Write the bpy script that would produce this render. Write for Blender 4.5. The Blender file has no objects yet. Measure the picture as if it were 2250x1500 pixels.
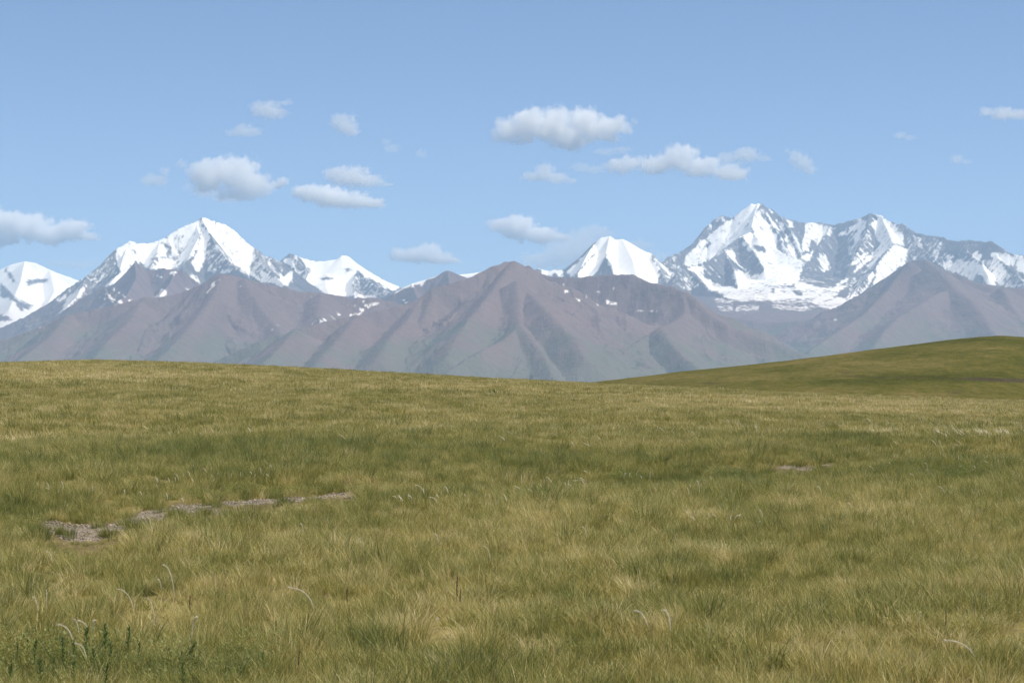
import bpy, bmesh, math, random
import numpy as np
from mathutils import Vector

S = bpy.context.scene
COL = S.collection
random.seed(5)
RNG = np.random.default_rng(11)
R = math.radians

# ------------------------------------------------------------------ camera
FPX, CX, CY, HOR = 5293.0, 1125.0, 750.0, 790.0      # focal length in photo pixels, centre, true horizon row
CAMZ = 1.6
PITCH = math.atan((HOR - CY) / FPX)
cam_d = bpy.data.cameras.new('camera')
cam = bpy.data.objects.new('camera', cam_d)
COL.objects.link(cam)
cam.location = (0, 0, CAMZ)
cam.rotation_euler = (R(90) + PITCH, 0, 0)
cam_d.sensor_width = 36.0
cam_d.lens = 36.0 * FPX / 2250.0
cam_d.clip_start = 0.5
cam_d.clip_end = 300000.0
S.camera = cam

# ------------------------------------------------------------------ sky, sun, exposure
SUN_AZ, SUN_EL = 102.0, 62.0            # degrees to the right of the view direction, height
world = bpy.data.worlds.new('World')
S.world = world
world.use_nodes = True
wn = world.node_tree
wn.nodes.clear()
sky = wn.nodes.new('ShaderNodeTexSky')
sky.sky_type = 'NISHITA'
sky.sun_disc = False
sky.sun_elevation = R(SUN_EL)
sky.sun_rotation = R(SUN_AZ)
sky.altitude = 3500
sky.air_density = 0.7
sky.dust_density = 0.0
sky.ozone_density = 2.5
bg = wn.nodes.new('ShaderNodeBackground')
bg.inputs['Strength'].default_value = 0.079
wo = wn.nodes.new('ShaderNodeOutputWorld')
wn.links.new(sky.outputs[0], bg.inputs['Color'])
wn.links.new(bg.outputs[0], wo.inputs['Surface'])

sd_ = bpy.data.lights.new('sun', 'SUN')
sd_.energy = 4.0
sd_.angle = R(0.5)
sd_.color = (1.0, 0.94, 0.83)
sun = bpy.data.objects.new('sun', sd_)
COL.objects.link(sun)
sdir = Vector((math.sin(R(SUN_AZ)) * math.cos(R(SUN_EL)), math.cos(R(SUN_AZ)) * math.cos(R(SUN_EL)), math.sin(R(SUN_EL))))
sun.rotation_euler = sdir.to_track_quat('Z', 'Y').to_euler()
sun.location = (60, 0, 80)

S.view_settings.view_transform = 'Standard'
S.view_settings.look = 'None'
S.view_settings.gamma = 1.0
S.view_settings.use_curve_mapping = False
S.view_settings.exposure = 0.84
S.render.engine = 'CYCLES'
cy = S.cycles
cy.use_denoising = True
try:
    cy.denoiser = 'OPENIMAGEDENOISE'
    cy.denoising_input_passes = 'RGB_ALBEDO_NORMAL'
except Exception:
    pass
cy.max_bounces = 50
cy.diffuse_bounces = 5
cy.glossy_bounces = 2
cy.transmission_bounces = 4
cy.volume_bounces = 48
cy.transparent_max_bounces = 16
cy.caustics_reflective = False
cy.caustics_refractive = False
cy.use_adaptive_sampling = True
cy.adaptive_threshold = 0.02

# haze and distances
HAZE_DENSITY = 3.6e-5
HAZE_COLOR = (0.46, 0.69, 1.0, 1)

# ------------------------------------------------------------------ numpy helpers
_perm = np.random.default_rng(3).permutation(512).astype(np.int64)
_perm = np.concatenate([_perm, _perm, _perm])
_gang = np.random.default_rng(4).uniform(0, 2 * np.pi, 512)
_gx, _gy = np.cos(_gang), np.sin(_gang)


def perlin(x, y):
    x = np.asarray(x, float); y = np.asarray(y, float)
    xi = np.floor(x).astype(np.int64); yi = np.floor(y).astype(np.int64)
    xf = x - xi; yf = y - yi
    xi &= 511; yi &= 511
    u = xf * xf * xf * (xf * (xf * 6 - 15) + 10)
    v = yf * yf * yf * (yf * (yf * 6 - 15) + 10)

    def g(ix, iy, dx, dy):
        h = _perm[_perm[ix & 511] + (iy & 511)]
        return _gx[h] * dx + _gy[h] * dy
    a = g(xi, yi, xf, yf); b = g(xi + 1, yi, xf - 1, yf)
    c = g(xi, yi + 1, xf, yf - 1); d = g(xi + 1, yi + 1, xf - 1, yf - 1)
    return 1.5 * ((a + (b - a) * u) + ((c + (d - c) * u) - (a + (b - a) * u)) * v)


def fbm(x, y, o=4, gain=0.5):
    s = 0; a = 1.0; f = 1.0
    for i in range(o):
        s = s + a * perlin(x * f + 17.3 * i, y * f - 9.1 * i)
        a *= gain; f *= 2.03
    return s


def ridged(x, y, o=4, gain=0.5):
    s = 0; a = 1.0; f = 1.0; t = 0
    for i in range(o):
        s = s + a * (1 - 2 * np.abs(perlin(x * f + 31.7 * i, y * f + 5.3 * i)))
        t += a
        a *= gain; f *= 2.07
    return s / t


def sstep(a, b, x):
    t = np.clip((x - a) / (b - a), 0, 1)
    return t * t * (3 - 2 * t)


cp, sp = math.cos(PITCH), math.sin(PITCH)


def unproj(px, py, d):
    """photo pixel + forward distance (m) -> world point"""
    u = (px - CX) / FPX; v = (CY - py) / FPX
    t = d / (cp - v * sp)
    return u * t, d, CAMZ + t * (sp + v * cp)


def project(X, Y, Z):
    zc = Z - CAMZ
    f = Y * cp + zc * sp
    return CX + FPX * X / f, CY - FPX * (-Y * sp + zc * cp) / f


# ------------------------------------------------------------------ object helpers
def props(o, label=None, cat=None, group=None, kind=None):
    if label: o['label'] = label
    if cat: o['category'] = cat
    if group: o['group'] = group
    if kind: o['kind'] = kind
    return o


def mesh_np(name, verts, quads=None, tris=None, smooth=True):
    me = bpy.data.meshes.new(name)
    verts = np.asarray(verts, np.float32)
    nq = 0 if quads is None else len(quads)
    nt = 0 if tris is None else len(tris)
    me.vertices.add(len(verts))
    me.vertices.foreach_set('co', verts.ravel())
    idx = []; st = []; tot = []
    if nq:
        idx.append(np.asarray(quads, np.int32).ravel())
        st.append(np.arange(nq, dtype=np.int32) * 4)
    if nt:
        idx.append(np.asarray(tris, np.int32).ravel())
        st.append(nq * 4 + np.arange(nt, dtype=np.int32) * 3)
    if nq + nt:
        idx = np.concatenate(idx); st = np.concatenate(st)
        me.loops.add(len(idx))
        me.loops.foreach_set('vertex_index', idx)
        me.polygons.add(nq + nt)
        me.polygons.foreach_set('loop_start', st)
        if smooth:
            me.polygons.foreach_set('use_smooth', np.ones(nq + nt, bool))
    me.update(calc_edges=True)
    return me


def add_attr(me, name, arr, typ='FLOAT', dom='POINT'):
    a = me.attributes.new(name, typ, dom)
    key = 'vector' if typ == 'FLOAT_VECTOR' else 'value'
    dt = np.int32 if typ == 'INT' else np.float32
    a.data.foreach_set(key, np.asarray(arr, dt).ravel())


def link(name, me, mat=None, parent=None):
    o = bpy.data.objects.new(name, me)
    COL.objects.link(o)
    if mat and not me.materials: me.materials.append(mat)
    if parent is not None: o.parent = parent
    return o


def grid_quads(nr, nc, wrap=False):
    i = np.arange(nr - 1)[:, None]; j = np.arange(nc if wrap else nc - 1)[None, :]
    a = i * nc + j; b = i * nc + (j + 1) % nc
    return np.stack([a, b, b + nc, a + nc], -1).reshape(-1, 4)


class NT:
    """small node-tree builder"""
    def __init__(self, name):
        self.m = bpy.data.materials.new(name)
        self.m.use_nodes = True
        self.t = self.m.node_tree
        self.t.nodes.clear()
        self.out = self.t.nodes.new('ShaderNodeOutputMaterial')

    def n(self, typ, _in=None, **kw):
        nd = self.t.nodes.new(typ)
        for k, v in kw.items(): setattr(nd, k, v)
        if _in:
            for k, v in _in.items(): self.set(nd.inputs[k], v)
        return nd

    def set(self, sock, v):
        if hasattr(v, 'is_linked') or isinstance(v, bpy.types.NodeSocket): self.t.links.new(v, sock)
        elif isinstance(v, bpy.types.Node): self.t.links.new(v.outputs[0], sock)
        else: sock.default_value = v

    def math(self, op, a, b=None, c=None, clamp=False):
        nd = self.n('ShaderNodeMath', operation=op, use_clamp=clamp)
        self.set(nd.inputs[0], a)
        if b is not None: self.set(nd.inputs[1], b)
        if c is not None: self.set(nd.inputs[2], c)
        return nd.outputs[0]

    def noise(self, vec, scale, detail=4, rough=0.55, dist=0.0):
        nd = self.n('ShaderNodeTexNoise')
        self.set(nd.inputs['Vector'], vec)
        nd.inputs['Scale'].default_value = scale
        nd.inputs['Detail'].default_value = detail
        nd.inputs['Roughness'].default_value = rough
        nd.inputs['Distortion'].default_value = dist
        return nd.outputs['Fac']

    def mapr(self, v, a, b, c=0.0, d=1.0, smooth=True):
        nd = self.n('ShaderNodeMapRange', interpolation_type='SMOOTHSTEP' if smooth else 'LINEAR')
        self.set(nd.inputs[0], v)
        for i, q in enumerate((a, b, c, d)): self.set(nd.inputs[1 + i], q)
        return nd.outputs[0]

    def mix(self, f, a, b):
        nd = self.n('ShaderNodeMix', data_type='RGBA')
        self.set(nd.inputs[0], f)
        self.set(nd.inputs[6], a); self.set(nd.inputs[7], b)
        return nd.outputs[2]

    def ramp(self, f, stops):
        nd = self.n('ShaderNodeValToRGB')
        self.set(nd.inputs[0], f)
        e = nd.color_ramp.elements
        while len(e) < len(stops): e.new(0.5)
        for i, (p, c) in enumerate(stops):
            e[i].position = p; e[i].color = (*c, 1)
        return nd.outputs[0]

    def scaled(self, vec, s):
        nd = self.n('ShaderNodeVectorMath', operation='MULTIPLY')
        self.set(nd.inputs[0], vec); nd.inputs[1].default_value = s
        return nd.outputs[0]

    def bsdf(self, color, rough=0.8, normal=None, spec=0.2):
        b = self.n('ShaderNodeBsdfPrincipled')
        self.set(b.inputs['Base Color'], color)
        self.set(b.inputs['Roughness'], rough)
        b.inputs['Specular IOR Level'].default_value = spec
        if normal is not None: self.set(b.inputs['Normal'], normal)
        return b

    def done(self, shader, vol=False):
        self.t.links.new(shader.outputs[0], self.out.inputs['Volume' if vol else 'Surface'])
        return self.m


# ------------------------------------------------------------------ the near ground: shape functions
CREST = [(-900, 806), (-300, 804), (0, 800), (100, 797), (200, 794.5), (300, 796), (400, 799.5), (500, 804), (600, 808), (700, 813), (800, 819),
         (900, 825), (1000, 831), (1100, 837), (1200, 842), (1270, 846), (1400, 853), (1500, 858), (1600, 863.5), (1700, 868),
         (1800, 873), (1900, 877), (2000, 880.5), (2100, 884), (2250, 889), (2500, 897), (3200, 915)]
CREST = np.array(CREST, float)
# the old rut: pixel positions, turned into ground points by the flat-ground formula
TRACK_PX = [(-120, 1192), (60, 1180), (150, 1166), (230, 1160), (330, 1136), (430, 1114), (520, 1106), (640, 1100), (760, 1090), (900, 1092),
            (1050, 1084), (1200, 1073), (1350, 1058), (1500, 1046), (1620, 1036), (1760, 1026), (1900, 1016), (2100, 1000), (2400, 985)]
TRACK = []
for _px, _py in TRACK_PX:
    _d = CAMZ / ((_py - HOR) / FPX)
    TRACK.append(((_px - CX) / FPX * _d, _d))
TRACK = np.array(TRACK)


def track_dist(x, y):
    """signed distance to the rut (positive: far side) """
    best = np.full(np.shape(x), 1e9); sgn = np.ones(np.shape(x))
    for a, b in zip(TRACK[:-1], TRACK[1:]):
        ab = b - a
        t = np.clip(((x - a[0]) * ab[0] + (y - a[1]) * ab[1]) / (ab @ ab), 0, 1)
        dx = x - a[0] - t * ab[0]; dy = y - a[1] - t * ab[1]
        d = np.hypot(dx, dy)
        m = d < best
        best = np.where(m, d, best)
        sgn = np.where(m, np.sign(ab[0] * dy - ab[1] * dx), sgn)
    return best * np.where(sgn == 0, 1, sgn)


def crest_r(px):
    return 185 + 25 * np.sin(px / 500.0 + 0.6)


def zg(x, y, detail=True):
    x = np.asarray(x, float); y = np.asarray(y, float)
    r = np.hypot(x, y)
    az = np.arctan2(x, np.maximum(y, 0.0) + 1e-6)
    px = CX + FPX * np.clip(np.tan(np.clip(az, -1.2, 1.2)), -0.6, 0.6)
    cyp = np.interp(px, CREST[:, 0], CREST[:, 1])
    rc = crest_r(np.clip(px, -600, 2900))
    zc = CAMZ + rc * (HOR - cyp) / FPX
    t = np.clip((r - 22) / (rc - 22), 0, 1)
    z = zc * t ** 1.35
    b = np.maximum(r - rc, 0)
    z = z - 70 * (1 - np.exp(-(b / 420) ** 2)) - 90 * sstep(2500, 9000, r)
    if detail:
        near = np.exp(-(r / 260) ** 2)
        fade = 1 - sstep(0.75, 1.0, r / rc)
        z = z + near * fade * (0.16 * fbm(x * 0.10, y * 0.055 + 3, 3) + 0.05 * fbm(x * 0.45 + 8, y * 0.33, 3))
        z = z + near * 0.03 * fbm(x * 1.9, y * 1.9, 2)
        m = (r < 75)
        td = np.where(m, track_dist(np.where(m, x, 0), np.where(m, y, 0)), 50)
        # shallow rut with a low bank on its far side
        z = z - 0.07 * np.exp(-(td / 0.8) ** 2) * m + 0.13 * sstep(0.5, 2.6, td) * (1 - sstep(5, 16, td)) * m
    return z


_rs = np.concatenate([np.arange(6, 60, 0.04), np.arange(60, 330, 0.2)])


def ground_hit(px, py):
    u = (px - CX) / FPX; v = (CY - py) / FPX
    dy = cp - v * sp; dz = sp + v * cp
    t = _rs / dy
    X = u * t; Y = t * dy; Z = CAMZ + t * dz
    h = zg(X, Y)
    i = np.argmax(Z <= h)
    if Z[i] > h[i]: i = len(_rs) - 1
    return float(X[i]), float(Y[i]), float(h[i])


# gravel patches (pixel ellipses: cx, cy, rx, ry, strength)
GRAVEL_PX = [(365, 1124, 24, 6, .8), (545, 1104, 24, 4, .8), (690, 1094, 24, 3.5, .8), (720, 1091, 20, 3.5, .8), (235, 1163, 26, 9, .9), (112, 1156, 22, 12, 1.), (150, 1166, 45, 14, 1.), (205, 1168, 50, 15, 1.), (180, 1182, 50, 8, .8), (255, 1158, 30, 8, .8),
             (312, 1141, 26, 11, 1.), (335, 1132, 28, 11, 1.1), (280, 1148, 25, 6, .8),
             (415, 1113, 34, 6, 1.), (450, 1117, 32, 8, 1.), (485, 1127, 12, 5, .9), (430, 1124, 30, 5, .7), (520, 1105, 34, 5.5, 1.), (570, 1102, 34, 6, 1.),
             (610, 1101, 34, 5.5, 1.), (650, 1097, 26, 5, .9), (750, 1088, 28, 5.5, 1.), (775, 1089, 20, 5, 1.), (847, 1080, 8, 2.5, .8),
             (1735, 1026, 28, 4, .9), (1770, 1029, 22, 5, .9), (1815, 1022, 26, 3, .6), (1705, 1030, 16, 4, .4)]


def gravel(px, py):
    g = np.zeros(np.shape(px))
    for cx_, cy_, rx, ry, s in GRAVEL_PX:
        q = np.sqrt(((px - cx_) / rx) ** 2 + ((py - cy_) / ry) ** 2)
        g = np.maximum(g, s * np.clip(1.45 - q, 0, 1))
    return g


# tone patches in the sward (pixel ellipses: cx, cy, rx, ry, change of tone; negative greener and darker leaves)
TONE_PX = [(480, 1030, 130, 22, -.42), (720, 1020, 170, 16, -.35), (430, 1020, 60, 30, -.2), (980, 1010, 150, 18, -.22), (1200, 1020, 120, 20, -.25),
           (560, 1080, 160, 14, -.32), (330, 1108, 90, 16, -.25), (130, 1130, 100, 20, -.28), (60, 1150, 60, 20, -.3), (860, 1125, 90, 18, -.2),
           (1390, 1063, 45, 14, -.5), (1620, 1050, 50, 16, -.55), (1500, 1040, 90, 15, -.25), (1640, 1100, 110, 40, -.22), (1880, 985, 170, 16, -.25),
           (2100, 1040, 140, 22, -.42), (1860, 1000, 120, 18, -.3), (2080, 950, 140, 8, -.2), (1400, 975, 180, 8, -.15), (1600, 930, 200, 7, -.12),
           (130, 945, 90, 6, -.25), (380, 930, 130, 6, -.25), (560, 875, 100, 5, -.15), (200, 870, 100, 5, -.12), (700, 822, 70, 4, -.25), (940, 835, 60, 4, -.15),
           (2100, 1330, 120, 50, -.2), (1960, 1320, 60, 40, -.25), (1590, 1330, 60, 40, -.22), (1250, 1460, 160, 40, -.2), (440, 1475, 160, 40, -.4),
           (120, 1470, 140, 45, -.42), (560, 1440, 80, 24, -.25), (790, 1400, 50, 30, -.2), (1540, 1420, 40, 30, -.3), (2020, 1430, 90, 30, -.12),
           (700, 1250, 120, 35, -.12), (1150, 1240, 100, 25, -.15), (40, 1290, 60, 40, -.12),
           (1900, 1150, 160, 30, .1), (1740, 1120, 50, 30, .22), (1280, 1240, 120, 30, .16), (960, 1380, 70, 25, .16), (1980, 1460, 90, 30, .18),
           (330, 1215, 130, 20, .12), (500, 1200, 130, 20, .12), (100, 1400, 120, 18, .12), (1000, 1000, 700, 6, .05), (60, 960, 300, 14, .12), (190, 1060, 30, 40, .14),
           (300, 830, 300, 8, .2), (900, 855, 400, 7, .16), (1800, 905, 500, 7, .22), (1900, 890, 400, 6, .18), (150, 815, 160, 10, .15), (1600, 885, 300, 8, .14),
           (2150, 1330, 60, 14, .2), (2200, 1300, 60, 20, .18), (1300, 1150, 200, 22, .08), (700, 1150, 150, 20, .08)]


def tone_at(x, y):
    """0 dark green .. 1 straw"""
    r = np.hypot(x, y)
    px, py = project(x, np.maximum(y, 1), zg(x, y, False))
    t = 0.485 + 0.06 * fbm(x * 0.28 + 5, y * 0.16, 3) + 0.125 * fbm(x * 0.9, y * 0.7 + 40, 3) + 0.05 * fbm(x * 0.05, y * 0.028 + 9, 3)
    wx = 14 * fbm(x * 0.8 + 3, y * 0.8, 2); wy = 5 * fbm(x * 0.8 + 30, y * 0.8, 2)
    for cx_, cy_, rx, ry, s in TONE_PX:
        q = ((px + wx - cx_) / rx) ** 2 + ((py + wy - cy_) / ry) ** 2
        t = t + s * (0.5 if s < 0 else 0.9) * np.exp(-q)
    wv = 14 * fbm(x * 0.12, y * 0.12, 2)
    t = t - 0.10 * np.exp(-((py + wv - 1045) / 48) ** 2) + 0.04 * np.exp(-((py + wv - 1190) / 60) ** 2)
    t = t + 0.10 * sstep(45, 140, r)
    return t


# ------------------------------------------------------------------ materials for land
GRASS_STOPS = [(0.0, (0.083, 0.097, 0.024)), (0.28, (0.147, 0.145, 0.036)), (0.5, (0.219, 0.188, 0.056)), (0.72, (0.315, 0.258, 0.102)), (1.0, (0.44, 0.375, 0.215))]


def mat_ground():
    k = NT('steppe_soil_and_sward')
    geo = k.n('ShaderNodeNewGeometry')
    P = geo.outputs['Position']
    tone = k.n('ShaderNodeAttribute', attribute_name='tone').outputs['Fac']
    bare = k.n('ShaderNodeAttribute', attribute_name='bare').outputs['Fac']
    n1 = k.noise(P, 3.0, 5, 0.65)
    n2 = k.noise(P, 0.35, 4, 0.6)
    t = k.math('ADD', tone, k.math('MULTIPLY', k.math('SUBTRACT', n1, 0.5), 0.55))
    t = k.math('ADD', t, k.math('MULTIPLY', k.math('SUBTRACT', n2, 0.5), 0.3))
    c = k.ramp(t, GRASS_STOPS)
    soil = k.mix(k.noise(P, 9, 5, 0.7), (0.075, 0.060, 0.030, 1), (0.16, 0.125, 0.072, 1))
    thatch = k.mapr(k.noise(P, 6.0, 3), 0.5, 0.62)
    c = k.mix(k.math('ADD', k.math('MULTIPLY', thatch, 0.35), 0.45), c, soil)
    c = k.mix(k.mapr(bare, 0.0, 0.22, 0.0, 0.8), c, soil)
    gr = k.mix(k.noise(P, 26, 4, 0.7), (0.115, 0.095, 0.072, 1), (0.26, 0.222, 0.18, 1))
    c = k.mix(k.mapr(k.math('ADD', bare, k.math('MULTIPLY', k.math('SUBTRACT', n1, 0.5), 0.9)), 0.3, 0.6), c, gr)
    bp = k.n('ShaderNodeBump', {'Strength': 0.6, 'Distance': 0.06, 'Height': k.noise(P, 7, 6, 0.7)})
    return k.done(k.bsdf(c, 1.0, bp, 0.0))


def mat_hill():
    k = NT('hill_turf')
    geo = k.n('ShaderNodeNewGeometry')
    P = geo.outputs['Position']
    Ps = k.scaled(P, (0.5, 0.25, 2.2))
    tone = k.n('ShaderNodeAttribute', attribute_name='tone').outputs['Fac']
    n1 = k.noise(k.scaled(P, (1.0, 0.35, 3.0)), 0.03, 5, 0.6, 0.4)
    n2 = k.noise(k.scaled(P, (1.0, 0.22, 1.0)), 0.30, 5, 0.65)
    n3 = k.noise(k.scaled(P, (1.0, 0.22, 1.0)), 1.1, 4, 0.7)
    t = k.math('ADD', tone, k.math('MULTIPLY', k.math('SUBTRACT', n1, 0.5), 0.9))
    t = k.math('ADD', t, k.math('MULTIPLY', k.math('SUBTRACT', n2, 0.5), 0.75))
    t = k.math('ADD', t, k.math('MULTIPLY', k.math('SUBTRACT', n3, 0.5), 0.75))
    c = k.ramp(t, [(0.0, (0.036, 0.040, 0.010)), (0.3, (0.066, 0.067, 0.016)), (0.5, (0.098, 0.087, 0.026)), (0.75, (0.155, 0.122, 0.050)), (1.0, (0.25, 0.195, 0.10))])
    bare = k.n('ShaderNodeAttribute', attribute_name='bare').outputs['Fac']
    b = k.mapr(k.math('ADD', bare, k.math('MULTIPLY', k.math('SUBTRACT', n3, 0.5), 1.0)), 0.22, 0.5)
    c = k.mix(b, c, k.mix(n3, (0.03, 0.026, 0.016, 1), (0.085, 0.07, 0.045, 1)))
    bp = k.n('ShaderNodeBump', {'Strength': 0.7, 'Distance': 0.5, 'Height': k.math('ADD', n3, n2)})
    return k.done(k.bsdf(c, 1.0, bp, 0.0))


def mat_mountain(name, rock_a, rock_b, green_top, green_amt, grey=0.0, strata=0.25):
    k = NT(name)
    geo = k.n('ShaderNodeNewGeometry')
    P = geo.outputs['Position']
    xyz = k.n('ShaderNodeSeparateXYZ', {0: P})
    snow = k.n('ShaderNodeAttribute', attribute_name='snow').outputs['Fac']
    flow = k.n('ShaderNodeAttribute', attribute_name='flow').outputs['Vector']     # (along ridge, down slope) coordinates
    nb = k.noise(P, 0.0016, 6, 0.62)
    nf = k.noise(P, 0.011, 5, 0.65)
    ns = k.noise(k.scaled(flow, (1, 0.16, 1)), 0.010, 5, 0.6)
    c = k.mix(k.mapr(nb, 0.36, 0.64), (*rock_a, 1), (*rock_b, 1))
    c = k.mix(k.math('MULTIPLY', k.mapr(ns, 0.40, 0.66), 0.7), c, (rock_b[0] * 1.45, rock_b[1] * 1.38, rock_b[2] * 1.3, 1))
    c = k.mix(k.math('MULTIPLY', k.mapr(ns, 0.50, 0.30), 0.65), c, (rock_a[0] * 0.55, rock_a[1] * 0.57, rock_a[2] * 0.62, 1))
    c = k.mix(k.math('MULTIPLY', k.mapr(nf, 0.54, 0.70), 0.5), c, (rock_a[0] * 0.5, rock_a[1] * 0.52, rock_a[2] * 0.6, 1))
    low = k.mapr(k.math('ADD', xyz.outputs['Z'], k.math('MULTIPLY', k.math('SUBTRACT', nb, 0.5), 400)), 720, 430)
    c = k.mix(k.math('MULTIPLY', low, 0.85), c, k.mix(ns, (0.115, 0.078, 0.07, 1), (0.17, 0.118, 0.105, 1)))
    # meadows on the lower slopes
    gz = k.math('ADD', xyz.outputs['Z'], k.math('MULTIPLY', k.math('SUBTRACT', nb, 0.5), 900))
    gz = k.math('ADD', gz, k.math('MULTIPLY', k.math('SUBTRACT', ns, 0.5), 260))
    gf = k.mapr(gz, green_top + 110, green_top - 160, 0.0, green_amt)
    c = k.mix(gf, c, k.mix(nf, (0.080, 0.092, 0.062, 1), (0.104, 0.114, 0.078, 1)))
    # snow fields with ragged edges
    nn = k.noise(k.scaled(P, (1, 0.6, 0.8)), 0.022, 6, 0.74)
    n4 = k.noise(k.scaled(flow, (1, 0.10, 1)), 0.022, 4, 0.6)
    sv = k.math('ADD', snow, k.math('MULTIPLY', k.math('SUBTRACT', nn, 0.5), 36.0))
    sv = k.math('ADD', sv, k.math('MULTIPLY', k.math('SUBTRACT', n4, 0.5), 25.0))
    sf = k.mapr(sv, -3.4, 3.4)
    dirt = k.mapr(k.noise(P, 0.0045, 5, 0.65), 0.55, 0.75, 0.0, 0.35)
    dirt = k.math('ADD', dirt, k.mapr(xyz.outputs['Z'], 760, 430, 0.0, 0.55), clamp=True)
    sc = k.mix(dirt, (0.90, 0.875, 0.83, 1), (0.66, 0.58, 0.53, 1))
    c = k.mix(sf, c, sc)
    hgt = k.math('ADD', k.math('MULTIPLY', k.noise(P, 0.008, 7, 0.65), 60), k.math('MULTIPLY', ns, 50))
    bstr = k.mapr(sf, 0, 1, 0.42, 0.08, False)
    bp = k.n('ShaderNodeBump', {'Strength': bstr, 'Distance': 1.0, 'Height': hgt})
    return k.done(k.bsdf(c, 0.92, bp, 0.12))


# ------------------------------------------------------------------ steppe ground: one sheet to the horizon
def build_ground():
    a1 = np.linspace(-15.5, 15.5, 470)
    left = -15.5 - (np.geomspace(1, 165.5, 40) - 1)[1:]
    az = np.radians(np.concatenate([left[::-1], a1, -left[:-1]]))
    az = np.sort(az)
    r = np.concatenate([np.geomspace(0.6, 9, 14)[:-1], np.geomspace(9, 60, 200)[:-1], np.geomspace(60, 330, 130)[:-1], np.geomspace(330, 30000, 46)])
    A, RR = np.meshgrid(az, r)
    X = RR * np.sin(A); Y = RR * np.cos(A)
    Z = zg(X, Y)
    v = np.stack([X, Y, Z], -1).reshape(-1, 3)
    me = mesh_np('steppe_ground', v, grid_quads(len(r), len(az), True))
    me.flip_normals()
    x, y, z = v.T
    px, py = project(x, np.maximum(y, 1), z)
    add_attr(me, 'tone', np.clip(tone_at(x, y), 0, 1.2))
    hp = 0.13 * FPX / np.maximum(np.hypot(x, y), 5)
    fr = np.max([gravel(px, py - hp * q) for q in (.25, .5, .75, 1.0)], axis=0)
    add_attr(me, 'bare', np.where(y > 5, np.maximum(gravel(px, py), .2 * np.clip(fr, 0, 1)), 0))
    o = link('ground', me, mat_ground())
    props(o, 'rolling steppe ground under short olive and straw coloured grass', kind='structure')
    return o


build_ground()

HILL = np.array([(900, 892), (1100, 866), (1270, 844), (1400, 829), (1500, 816), (1600, 806), (1700, 795.5), (1800, 783.5), (1900, 770), (2000, 757.5), (2080, 747),
                 (2150, 740), (2190, 737.5), (2205, 737.5), (2250, 740), (2350, 748), (2600, 775), (3000, 820)], float)


def build_hill():
    px = np.linspace(900, 2900, 760)
    r = np.concatenate([np.linspace(330, 960, 260), np.linspace(966, 1500, 30)])
    PX, RR = np.meshgrid(px, r)
    X = (PX - CX) / FPX * RR; Y = RR
    zc = CAMZ + 930 * (HOR - np.interp(PX, HILL[:, 0], HILL[:, 1])) / FPX
    t = np.clip((RR - 330) / (930 - 330), 0, 1)
    zb = -16.0
    prof = 0.62 * t + 0.38 * np.sin(t * np.pi / 2) ** 1.5
    Z = zb + (zc - zb) * prof
    Z -= 40 * (np.maximum(RR - 930, 0) / 570) ** 2
    vis = np.sin(np.clip(t, 0, 1) * np.pi)
    Z += vis * (0.55 * fbm(X * 0.012, Y * 0.012, 4) + 0.18 * fbm(X * 0.06, Y * 0.05, 3)) + 0.10 * fbm(X * 0.12, Y * 0.1, 2)
    # the eroded bank that runs across the slope
    yb = np.interp(PX, [1750, 1850, 1980, 2060, 2160, 2250, 2400, 2900], [834, 826, 827, 829, 829.5, 833, 838, 846])
    _, py = project(X, Y, Z)
    wob = 1.2 * fbm(X * 0.06, X * 0.01, 3)
    e = py - (yb + wob)
    w = sstep(1780, 1860, PX) * (0.45 + 0.55 * sstep(2080, 2180, PX))
    Z -= 0.7 * sstep(-2.5, 1.5, e) * np.exp(-np.maximum(e, 0) / 9) * w
    bare = 0.9 * np.exp(-(e / 1.6) ** 2) * w
    for cx_, cy_, rx, ry, s in [(2100, 862, 26, 4, .42), (2060, 868, 60, 4, .3), (2105, 856, 12, 2, .4), (1860, 818, 40, 4, .35), (1560, 842, 40, 2, .5), (2190, 738, 12, 1.6, .5), (2010, 878, 120, 4, .35),
                                (1950, 783, 60, 4, .25), (1700, 870, 140, 3, .3)]:
        q = ((PX - cx_) / rx) ** 2 + ((py - cy_) / ry) ** 2
        bare = np.maximum(bare, s * np.exp(-q))
    tone = 0.42 + 0.10 * fbm(X * 0.02, Y * 0.006, 3)
    for cx_, cy_, rx, ry, s in [(2000, 836, 200, 10, -.16), (2100, 800, 180, 24, -.06), (1850, 838, 120, 8, -.12), (1650, 841, 60, 5, -.1), (1900, 790, 200, 14, .12), (1500, 830, 200, 10, .14), (1750, 820, 150, 8, .08),
                                (2150, 870, 200, 10, .08), (1700, 860, 260, 8, .12)]:
        q = ((PX - cx_) / rx) ** 2 + ((py - cy_) / ry) ** 2
        tone = tone + s * np.exp(-q)
    me = mesh_np('grassy_hill', np.stack([X, Y, Z], -1).reshape(-1, 3), grid_quads(len(r), len(px)))
    add_attr(me, 'tone', tone); add_attr(me, 'bare', bare)
    o = link('hill', me, mat_hill())
    props(o, 'smooth green grassy hill rising at the right, with an eroded bank across it', kind='structure')


build_hill()


# ------------------------------------------------------------------ mountains
def crop(ox, oy, s, pts):
    return [(ox + s * a, oy + s * b) for a, b in pts]


cA = lambda p: crop(0, 420, 620 / 2250, p)
cB = lambda p: crop(540, 480, 620 / 2250, p)
cC = lambda p: crop(1040, 460, 620 / 2250, p)
cD = lambda p: crop(1400, 420, 0.2, p)
cE = lambda p: crop(1750, 430, 500 / 2250, p)


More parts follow.
